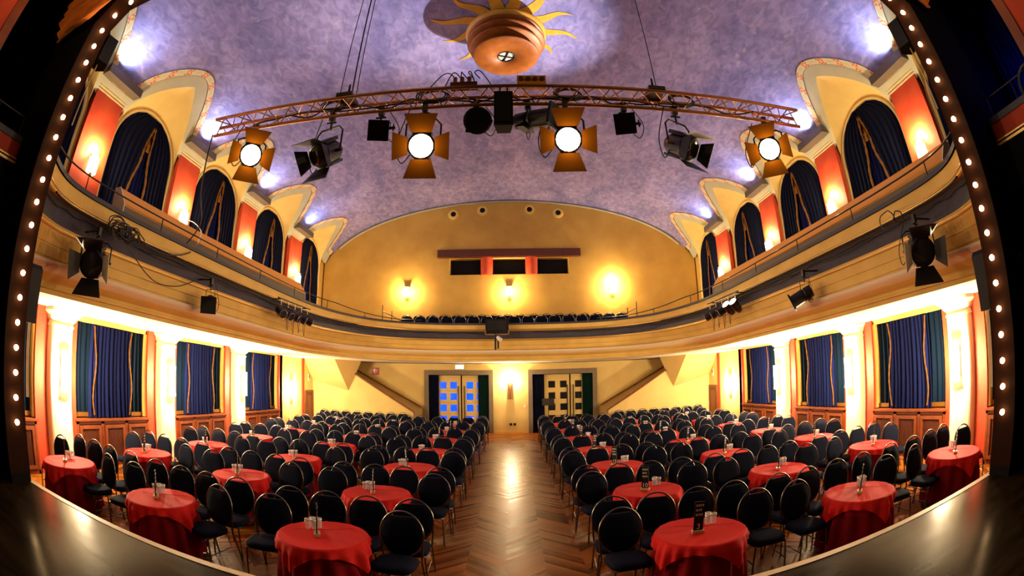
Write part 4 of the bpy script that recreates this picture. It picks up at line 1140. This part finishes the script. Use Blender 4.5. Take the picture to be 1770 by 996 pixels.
# lamps on the balcony front
def par_can(t, loc, aim, lit, nm='par_can'):
    O = Matrix.Translation(loc)@orient(aim)
    mb = MB().lathe([(0, .20), (.07, .19), (.105, .08), (.11, -.16)], 'black_metal', 16, O@Matrix.Rotation(R(-90), 4, 'X')); mb.lathe([(.11, -.16), (.118, -.165), (.11, -.17)], 'silver', 16, O@Matrix.Rotation(R(-90), 4, 'X'))
    b = mb.obj('can', t)
    MB().lathe([(0, -.14), (.105, -.145)], 'lens_white' if lit else 'lens_dark', 16, O@Matrix.Rotation(R(-90), 4, 'X')).obj('lens', b)
    x, y, z = loc
    MB().tube([(x, y-.12, z), (x, y-.12, z+.17), (x, y+.12, z+.17), (x, y+.12, z)], .008, 'black_metal', 5).cyl((x, y, z+.17), (x, y, z+.34), .012, .012, 'silver', 6).obj('yoke', b)
for sx, nm in SIDES:
    t = thing('par_cluster', 'bar of five black par spotlights on the %s balcony front' % nm, 'stage light', (sx*5.66, 11.35, 3.88))
    mb = MB().cyl((0, -1.0, .34), (0, 1.0, .34), .02, .02, 'black_metal', 8)
    for y in (-.8, .8): mb.cyl((0, y, .34), (sx*.28, y, .34), .015, .015, 'black_metal', 6)
    mb.obj('mounting_bar', t)
    for q in range(5):
        y = -.82+.41*q
        lit = sx > 0 and q in (0, 1)
        a = (-5.7*sx, -2.2, 5.2) if lit else (-sx*.9, -.5+.3*q, -.5)
        par_can(t, (0, y, 0), a, lit)
    mb = MB()
    for q in range(4): mb.tube(catmull([(0, -.5+.35*q, -.1), (-sx*.02, -.45+.35*q, -.42-.05*(q % 2)), (0, -.38+.35*q, -.1)], 6), .007, 'cable', 5)
    mb.obj('cable_loop', t)
    for (y, lb, big) in ((4.2, 'barn-door spotlight hanging from the %s balcony front nearest the stage' % nm, 1.0), (7.5, 'boxy black spotlight hanging from the middle of the %s balcony front' % nm, .85)):
        x = sx*(5.62 if big == 1 else 5.72)
        p = (x, y, 3.62)
        mbp = None
        if big == 1:
            tt = fresnel(p, (-sx*.75, -.9, -.45), .48, lb, False, 1.38, open_=36, pale=3 if sx < 0 else 1)
        else:
            tt = profile_lamp(p, (-sx*.6, -.9 if sx < 0 else .5, -.35), .45, lb, .36, .12)
        mb = MB().cyl((0, 0, .44), (sx*.42, 0, .46), .02, .02, 'black_metal', 8); mb.obj('wall_arm', tt)
    # tangled cables
    mb = MB(); rnd = random.Random(3 if sx < 0 else 5)
    for q in range(24 if sx < 0 else 2):
        c0 = Vector((sx*5.66, 4.5+rnd.random()*.55, 4.14+rnd.random()*.14)); r_ = .05+rnd.random()*.10
        mb.tube(catmull([c0+Vector((rnd.uniform(-.05, .05), r_*1.5*math.cos(a), r_*math.sin(a))) for a in [i*math.pi/4 for i in range(8)]], 4, True), .010, 'cable', 5, True)
    P = [rail_pt(i, 4.26, .85, .03) for i in range(NB) if top[i].x*sx > .8 and top[i].y > 2.9]
    P = [p+Vector((0, 0, .02*math.sin(j*1.1))) for j, p in enumerate(P)]
    mb.tube(P, .014, 'cable', 5)
    mp_ = MB().tube([rail_pt(i, 4.33, .92, .09) for i in range(NB) if top[i].x*sx > 2.8 and 3.1 < top[i].y < 15.5], .020, 'black_metal', 8)
    mp_.obj('mounting_pipe', label='black lamp mounting pipe along the %s balcony front' % nm, cat='pipe')
    P = [rail_pt(i, 4.22, .85, .03) for i in range(NB) if top[i].x*sx > 2.8 and 5 < top[i].y < 15]
    mb.tube([p+Vector((0, 0, .03*math.sin(j*.7+1))) for j, p in enumerate(P)], .010, 'cable', 5)
    ln = [rail_pt(i, 4.05, .8, .05) for i in range(NB) if top[i].x*sx > 4 and 5 < top[i].y < 8]
    if sx > 0: ln = ln[::-1]
    mb.obj('balcony_cables', label='black cables tangled and strung along the %s balcony front' % nm, cat='cable')
mb = MB().tube(catmull([(-8.2, 9.0, 6.0), (-7.5, 8.7, 5.75), (-6.6, 8.0, 5.2), (-6.0, 7.0, 4.5), (-5.82, 6.0, 4.2), (-5.75, 5.2, 4.25)], 10), .012, 'cable', 6)
mb.obj('drooping_cable', label='black cable drooping from a left pilaster sconce to the balcony front', cat='cable')
mb = MB().tube(catmull([(-5.9, 5.2, 4.05), (-5.9, 5.9, 3.72), (-5.88, 6.6, 3.76), (-5.9, 7.3, 4.05)], 10), .010, 'cable', 6)
mb.obj('slack_cable', label='slack cable sagging across the left balcony front between two lamps', cat='cable')
mb = MB().tube(catmull([(-3.75, 4.4, 5.3), (-4.6, 5.4, 5.0), (-5.5, 6.6, 4.9), (-6.1, 6.9, 4.6)], 10), .012, 'cable', 6)
mb.obj('truss_feed_cable', label='cable running from the left truss end down to the balcony', cat='cable')
# rail piece in the band with projector
t = thing('projector', 'black projector with white camera clamped on the centre of the far balcony front', 'projector', (-.45, 17.18, 4.06))
mb = MB().box(-.42, .42, -.22, .14, .02, .46, 'black').box(-.35, .35, -.24, -.22, .08, .40, 'black_metal'); mb.obj('case', t)
mb = MB().box(-.44, -.40, -.24, .25, -.12, .04, 'brass').box(.40, .44, -.24, .25, -.12, .04, 'brass').box(-.44, .44, -.24, -.20, -.12, -.08, 'brass'); mb.obj('cradle', t)
mb = MB().cyl((.02, -.28, -.20), (.14, -.40, -.32), .06, .08, 'white', 12); o = mb.obj('camera_head', t); o['label'] = 'white camera head'
mb = MB().cyl((-.06, -.24, -.1), (-.06, -.24, -.66), .035, .035, 'black_metal', 8).cyl((.04, -.24, -.1), (.04, -.24, -.62), .035, .035, 'black_metal', 8); mb.obj('pipe', t)
# flood lamp on far left gallery corner
t = thing('gallery_floodlight', 'small white floodlight shining on the far left gallery corner', 'floodlight', (-6.75, 16.2, 4.62))
mb = MB().box(-.10, .10, -.04, .04, -.07, .07, 'black_metal').cyl((0, 0, -.07), (0, 0, -.92), .015, .015, 'black_metal', 6); mb.obj('housing', t)
mb = MB().box(-.085, .085, -.05, -.04, -.055, .055, 'flood_glow'); mb.obj('lens', t)
light('flood_light', (-6.72, 16.05, 4.7), 18, (.72, .84, 1), .05)
# strong spots that light the sun
for q, y in enumerate((10.53, 10.93)):
    d = Vector((SX, SYY, 9.6))-Vector((5.55, y, 4.1))
    light('par_light', (5.55, y-.05, 4.12), E_PAR if q == 0 else E_PAR*.25, (1, .93, .84), .03, 'SPOT', d, R(42), .9)

# ------------------------------------------------------------------ banquet chair
ZC = .955
def make_chair(name='banquet_chair'):
    t = thing(name, 'dark blue oval-back chair', 'chair')
    # origin on the floor below the backrest; the chair faces -Y
    mb = MB()
    def sp(u, v, z, k=1.0):
        return None
    n = 20; ring = []
    def seat_ring(s_, z):
        out = []
        for i in range(n):
            a = 2*math.pi*i/n; ca, sa = math.cos(a), math.sin(a); e = .55
            out.append((.225*s_*math.copysign(abs(ca)**e, ca), -.26+.215*s_*math.copysign(abs(sa)**e, sa), z))
        return out
    lv = [(.90, .405), (.97, .415), (1.0, .435), (1.0, .455), (.95, .475), (.80, .486), (.4, .49)]
    vs = []; 
    for s_, z in lv: vs += seat_ring(s_, z)
    fs = [(j*n+i, j*n+(i+1) % n, (j+1)*n+(i+1) % n, (j+1)*n+i) for j in range(len(lv)-1) for i in range(n)]
    mb.add(vs, fs, 'fabric_navy', True); mb.add(vs, [tuple(range((len(lv)-1)*n, len(lv)*n))], 'fabric_navy', True)
    mb.add(vs, [tuple(reversed(range(n)))], 'fabric_navy', False); mb.obj('seat', t)
    # oval back: centre z, half sizes
    cz, hx, hz = .702, .236, .250
    lean = .10
    def bk(x, z, dy=0): return (x, dy+(z-.48)*lean*1.0-.03, z)
    n = 32; mb = MB(); vs = []
    def zz(z): return z
    for (s_, dy) in ((.0, -.030), (.55, -.030), (.90, -.022), (.97, -.008), (.97, .010), (.90, .022), (.55, .028), (.0, .028)):
        for i in range(n):
            a = 2*math.pi*i/n; x = hx*s_*math.cos(a)*.985; z = cz+hz*s_*math.sin(a)*.985
            if math.sin(a) > 0:                       # shallow dip under the hand hole
                top_ = cz+hz*.985*s_*math.sin(a); lim = ZC-.048
                z = min(top_, cz+(lim-cz)*max(s_, .001)) if s_ > 0 else cz
            vs.append(bk(x, z, dy))
    K = 8
    fs = [(j*n+i, j*n+(i+1) % n, (j+1)*n+(i+1) % n, (j+1)*n+i) for j in range(K-1) for i in range(n)]
    mb.add(vs, [tuple(reversed(f)) for f in fs], 'fabric_navy', True); mb.obj('backrest', t)
    # frame: oval tube
    mb = MB().tube([bk(hx*math.cos(a), cz+(hz+.005)*math.sin(a)) for a in [2*math.pi*i/36 for i in range(36)]], .0115, 'chair_metal', 6, True); mb.obj('back_frame', t)
    mb = MB()
    mb.tube([(-.19, -.05, .41), (-.2, -.44, .41), (.2, -.44, .41), (.19, -.05, .41)], .010, 'chair_metal', 5, True)
    mb.tube([(-.20, -.44, .2), (-.2, -.08, .22)], .008, 'chair_metal', 5).tube([(.20, -.44, .2), (.2, -.08, .22)], .008, 'chair_metal', 5); mb.obj('seat_frame', t)
    for s_ in (-1, 1):
        MB().tube([(s_*.19, -.44, .41), (s_*.205, -.46, .2), (s_*.21, -.48, 0)], .0115, 'chair_metal', 6).obj('leg', t)
        MB().tube([bk(s_*hx*.985, cz-.04), bk(s_*.222, .5), (s_*.205, -.02, .40), (s_*.21, .03, .2), (s_*.215, .07, 0)], .0115, 'chair_metal', 6).obj('leg', t)
    remember(t); return t
chair0 = make_chair(); used = [False]
def place_chair(x, y, rz, label, group, z=0):
    if not used[0]:
        used[0] = True; chair0.location = (x, y, z); chair0.rotation_euler = (0, 0, rz); tag(chair0, label, 'chair', group); return chair0
    return dup(chair0, (x, y, z), rz, label, group)

# ------------------------------------------------------------------ table setting
ZT, RT = .72, .46
def make_table():
    t = thing('round_table', 'table', 'table')
    mb = MB().lathe([(0, ZT-.035), (RT-.02, ZT-.035), (RT-.015, ZT-.012), (0, ZT-.012)], 'wood', 32); mb.obj('tabletop', t)
    mb = MB().cyl((0, 0, .03), (0, 0, ZT-.035), .03, .03, 'black_metal', 10); mb.obj('pole', t)
    mb = MB().lathe([(0, 0), (.22, 0), (.22, .015), (.04, .03), (0, .03)], 'black_metal', 24); mb.obj('base', t)
    remember(t); return t
def make_long_cloth():
    mb = MB(); n = 144; vs = []
    lv = [(ZT-.012, -.03, 0), (ZT-.012, 0, 0), (ZT-.05, .004, .1), (ZT-.18, .004, .5), (.45, .022, .95), (.25, .042, 1.2), (.06, .062, 1.4)]
    for (z, dr, am) in lv:
        for i in range(n):
            a = 2*math.pi*i/n; f = .026*am*(math.sin(a*15+.5*math.sin(a*4))+.7*math.sin(a*8+1.3)*math.cos(a*3))
            r = RT-.002+dr+f; vs.append((r*math.cos(a), r*math.sin(a), z))
    fs = [(j*n+i, (j+1)*n+i, (j+1)*n+(i+1) % n, j*n+(i+1) % n) for j in range(len(lv)-1) for i in range(n)]
    mb.add(vs, fs, 'cloth_wine', True); return mb
def make_overlay():
    """square red cloth laid over the round table, corners hanging"""
    mb = MB(); N = 72; H = .545; vs = []
    for j in range(N+1):
        for i in range(N+1):
            x, y = lerp(-H, H, i/N), lerp(-H, H, j/N); r = math.hypot(x, y); a = math.atan2(y, x)
            if r <= RT: z = ZT+.002+.003*math.sin(x*14+y*5)*min(1, (RT-r)*10); X, Y = x, y
            else:
                d = r-RT; cf = abs(math.sin(2*a))**3
                rr = RT+.014+.024*min(1, d*12)*(1+.5*math.sin(a*8+.7))+.035*cf*min(1, d*4)+.018*min(1, d*7)*math.sin(a*21+2*math.sin(a*3))
                X, Y = rr*math.cos(a), rr*math.sin(a); z = ZT+.002-d*.97
            vs.append((X, Y, z))
    fs = [(j*(N+1)+i, j*(N+1)+i+1, (j+1)*(N+1)+i+1, (j+1)*(N+1)+i) for j in range(N) for i in range(N)]
    mb.add(vs, fs, 'cloth_red', True)
    mb.tube([(-.28, .17, ZT+.005), (.0, .15, ZT+.006), (.36, .16, ZT+.005)], .0015, 'cloth_wine', 4)
    return mb
def make_menu(num=None):
    t = thing('menu_stand', 'menu', 'menu holder')
    mb = MB().box(-.06, .06, -.032, .032, 0, .032, 'ledge_pale'); mb.obj('base', t)
    Mx = Matrix.Translation((0, 0, .015))@Matrix.Rotation(R(4), 4, 'X')
    mb = MB().box(-.05, .05, -.006, .006, 0, .33, 'black', Mx); mb.obj('card', t)
    rnd = random.Random(9)
    mb = MB()
    for sy in (-1, 1):
        z = .30
        for row in range(3):
            x = -.035
            while x < .03:
                ww = rnd.choice((.012, .018, .024)); a, b = sorted((sy*.0062, sy*.0075))
                mb.box(x, x+ww, a, b, z-.022, z, 'paper_white', Mx)
                mb.box(x+.004, x+ww-.004, a-.0003, b+.0003, z-.016, z-.009, 'black', Mx)
                x += ww+.008
            z -= .05
    if not num:
        for sy in (-1, 1):
            a, b = sorted((sy*.0062, sy*.0075)); mb.box(-.02, -.005, a, b, .04, .075, 'paper_white', Mx); mb.box(.005, .02, a, b, .04, .075, 'paper_white', Mx)
    mb.obj('lettering', t)
    if num: text('number', num, .085, Mx@Matrix.Translation((0, -.0085, .058))@Matrix.Rotation(R(90), 4, 'X'), 'paper_white', t, .0005)
    remember(t); return t
def make_glass():
    mb = MB().lathe([(0, .002), (.024, .002), (.027, .006), (.033, .115), (.0315, .115), (.026, .012), (0, .010)], 'glass', 16)
    mb.lathe([(.0325, .098), (.0338, .112), (.0330, .1165), (.0312, .1165)], 'glint_white', 16)  # bright glint on the clear rim, painted as a white band
    return mb
XC = [(-6.29, 'outer left'), (-4.04, 'middle left'), (-1.79, 'inner left'), (1.95, 'inner right'), (4.12, 'middle right'), (6.36, 'outer right')]
CXC = [-6.37, -4.13, -1.82, 2.0, 4.16, 6.45]
tab0 = make_table(); clo = make_long_cloth().obj('long_tablecloth'); ove = make_overlay().obj('overlay_cloth')
men0 = make_menu(); gl0 = make_glass().obj('tumbler')
first = {}
def put(o, loc, rz, label, cat, group, key):
    if key not in first: first[key] = 1; o.location = loc; o.rotation_euler = (0, 0, rz); return tag(o, label, cat, group)
    r = dup(o, loc, rz, label, group); r['category'] = cat; return r
ROWS = ['front-row', 'second-row', 'third-row', 'fourth-row', 'fifth-row', 'sixth-row', 'last-row']
MENU_ANG = {(2, 0): 112, (1, 0): 125, (0, 0): 150, (3, 0): 60, (4, 0): 48, (5, 0): 45, (3, 1): 40, (3, 2): 25}
NUMS = {(3, 0): '3', (3, 1): '10', (3, 2): '15', (2, 2): '18'}
rnd = random.Random(11)
SEAT = ['leftmost', 'second from left', 'third from left', 'rightmost']
for ci, (xt, cn) in enumerate(XC):
    for k in range(7):
        yt = 4.22+2.03*k+rnd.uniform(-.03, .03); x = xt+rnd.uniform(-.03, .03) if k else xt
        spot = '%s %s table' % (ROWS[k], cn)
        put(tab0, (x, yt, 0), 0, 'round table hidden under red cloths, %s' % spot, 'table', 'round tables', 'tab')
        put(clo, (x, yt, 0), rnd.random()*6, 'long wine red tablecloth to the floor, %s' % spot, 'tablecloth', 'long wine red tablecloths', 'clo')
        put(ove, (x, yt, 0), -math.atan2(x, yt)+R(rnd.uniform(-9, 9)), 'bright red square overlay cloth, %s' % spot, 'tablecloth', 'red overlay cloths', 'ove')
        sg = -1 if ci < 3 else 1
        mx, my = x+(-.03 if ci < 3 else -.06), yt-.12+.06
        ang = R(MENU_ANG.get((ci, k), rnd.choice((112, 118, 100)) if ci < 3 else rnd.choice((45, 35, 62))))
        lb = 'black menu card in wooden stand, %s' % spot
        if (ci, k) in NUMS:
            mm = make_menu(NUMS[(ci, k)]); mm.location = (mx, my, ZT+.004); mm.rotation_euler = (0, 0, ang-math.pi if ci < 3 else ang-R(90)+R(20)); tag(mm, 'black menu card numbered %s, %s' % (NUMS[(ci, k)], spot), 'menu holder', 'menu cards on the tables')
        else: put(men0, (mx, my, ZT+.004), ang, lb, 'menu holder', 'menu cards on the tables', 'men')
        ng = rnd.choice((3, 4, 4)); gx, gy = (x-.20, yt+.10) if ci < 3 else (x+.13, yt+.14)
        for q, (dx, dy) in enumerate(((0, 0), (.072, .01), (.03, .068), (.10, .072))[:ng]):
            put(gl0, (gx+dx, gy+dy, ZT+.004), 0, 'clear tumbler among glasses beside the menu card, %s' % spot, 'glass', 'tumblers on the %s' % spot, 'gl')
        for q in range(4):
            cx_ = CXC[ci]+(q-1.5)*.515+rnd.uniform(-.025, .025); cy_ = yt+.88+rnd.uniform(-.03, .03)
            place_chair(cx_, cy_, R(rnd.uniform(-5, 5)), 'dark blue oval-back chair, %s of four behind the %s' % (SEAT[q], spot), 'oval-back chairs in the stalls')
        for q in (0, 1):
            cx_ = CXC[ci]+(q*2-1)*.79+rnd.uniform(-.02, .02); cy_ = yt+.38+rnd.uniform(-.04, .04)
            place_chair(cx_, cy_, R((q*2-1)*-6+rnd.uniform(-5, 5)), 'dark blue oval-back chair at the %s side of the %s' % (('left', 'right')[q], spot), 'oval-back chairs in the stalls')
# rear row along the stair walls
for sx, nm in SIDES:
    for q in range(8):
        xx = sx*(4.3+.49*q)
        place_chair(xx, 18.45, R(rnd.uniform(-4, 4)), 'dark oval-back chair against the %s stair wall, %s from the aisle' % (nm, ORD[q]), 'oval-back chairs in the stalls')
# gallery rows
for row, (y, z, nn) in enumerate(((18.35, 3.90, 17), (19.25, 4.06, 18))):
    for q in range(nn):
        xx = -4.35+q*.535+(.26 if row == 0 else 0)
        o = place_chair(xx, y, R(rnd.uniform(-3, 3)), 'dark oval-back chair in the %s gallery row, number %d from the left' % (('front', 'rear')[row], q+1), 'chairs on the far gallery', z)
for q, (x, y) in enumerate(((-6.1, 16.75), (-5.55, 17.15))):
    place_chair(x, y, R(25), 'dark oval-back chair on the gallery near the floodlight, %s' % ('beside it', 'nearer the stair rail')[q], 'chairs on the far gallery', 3.72)
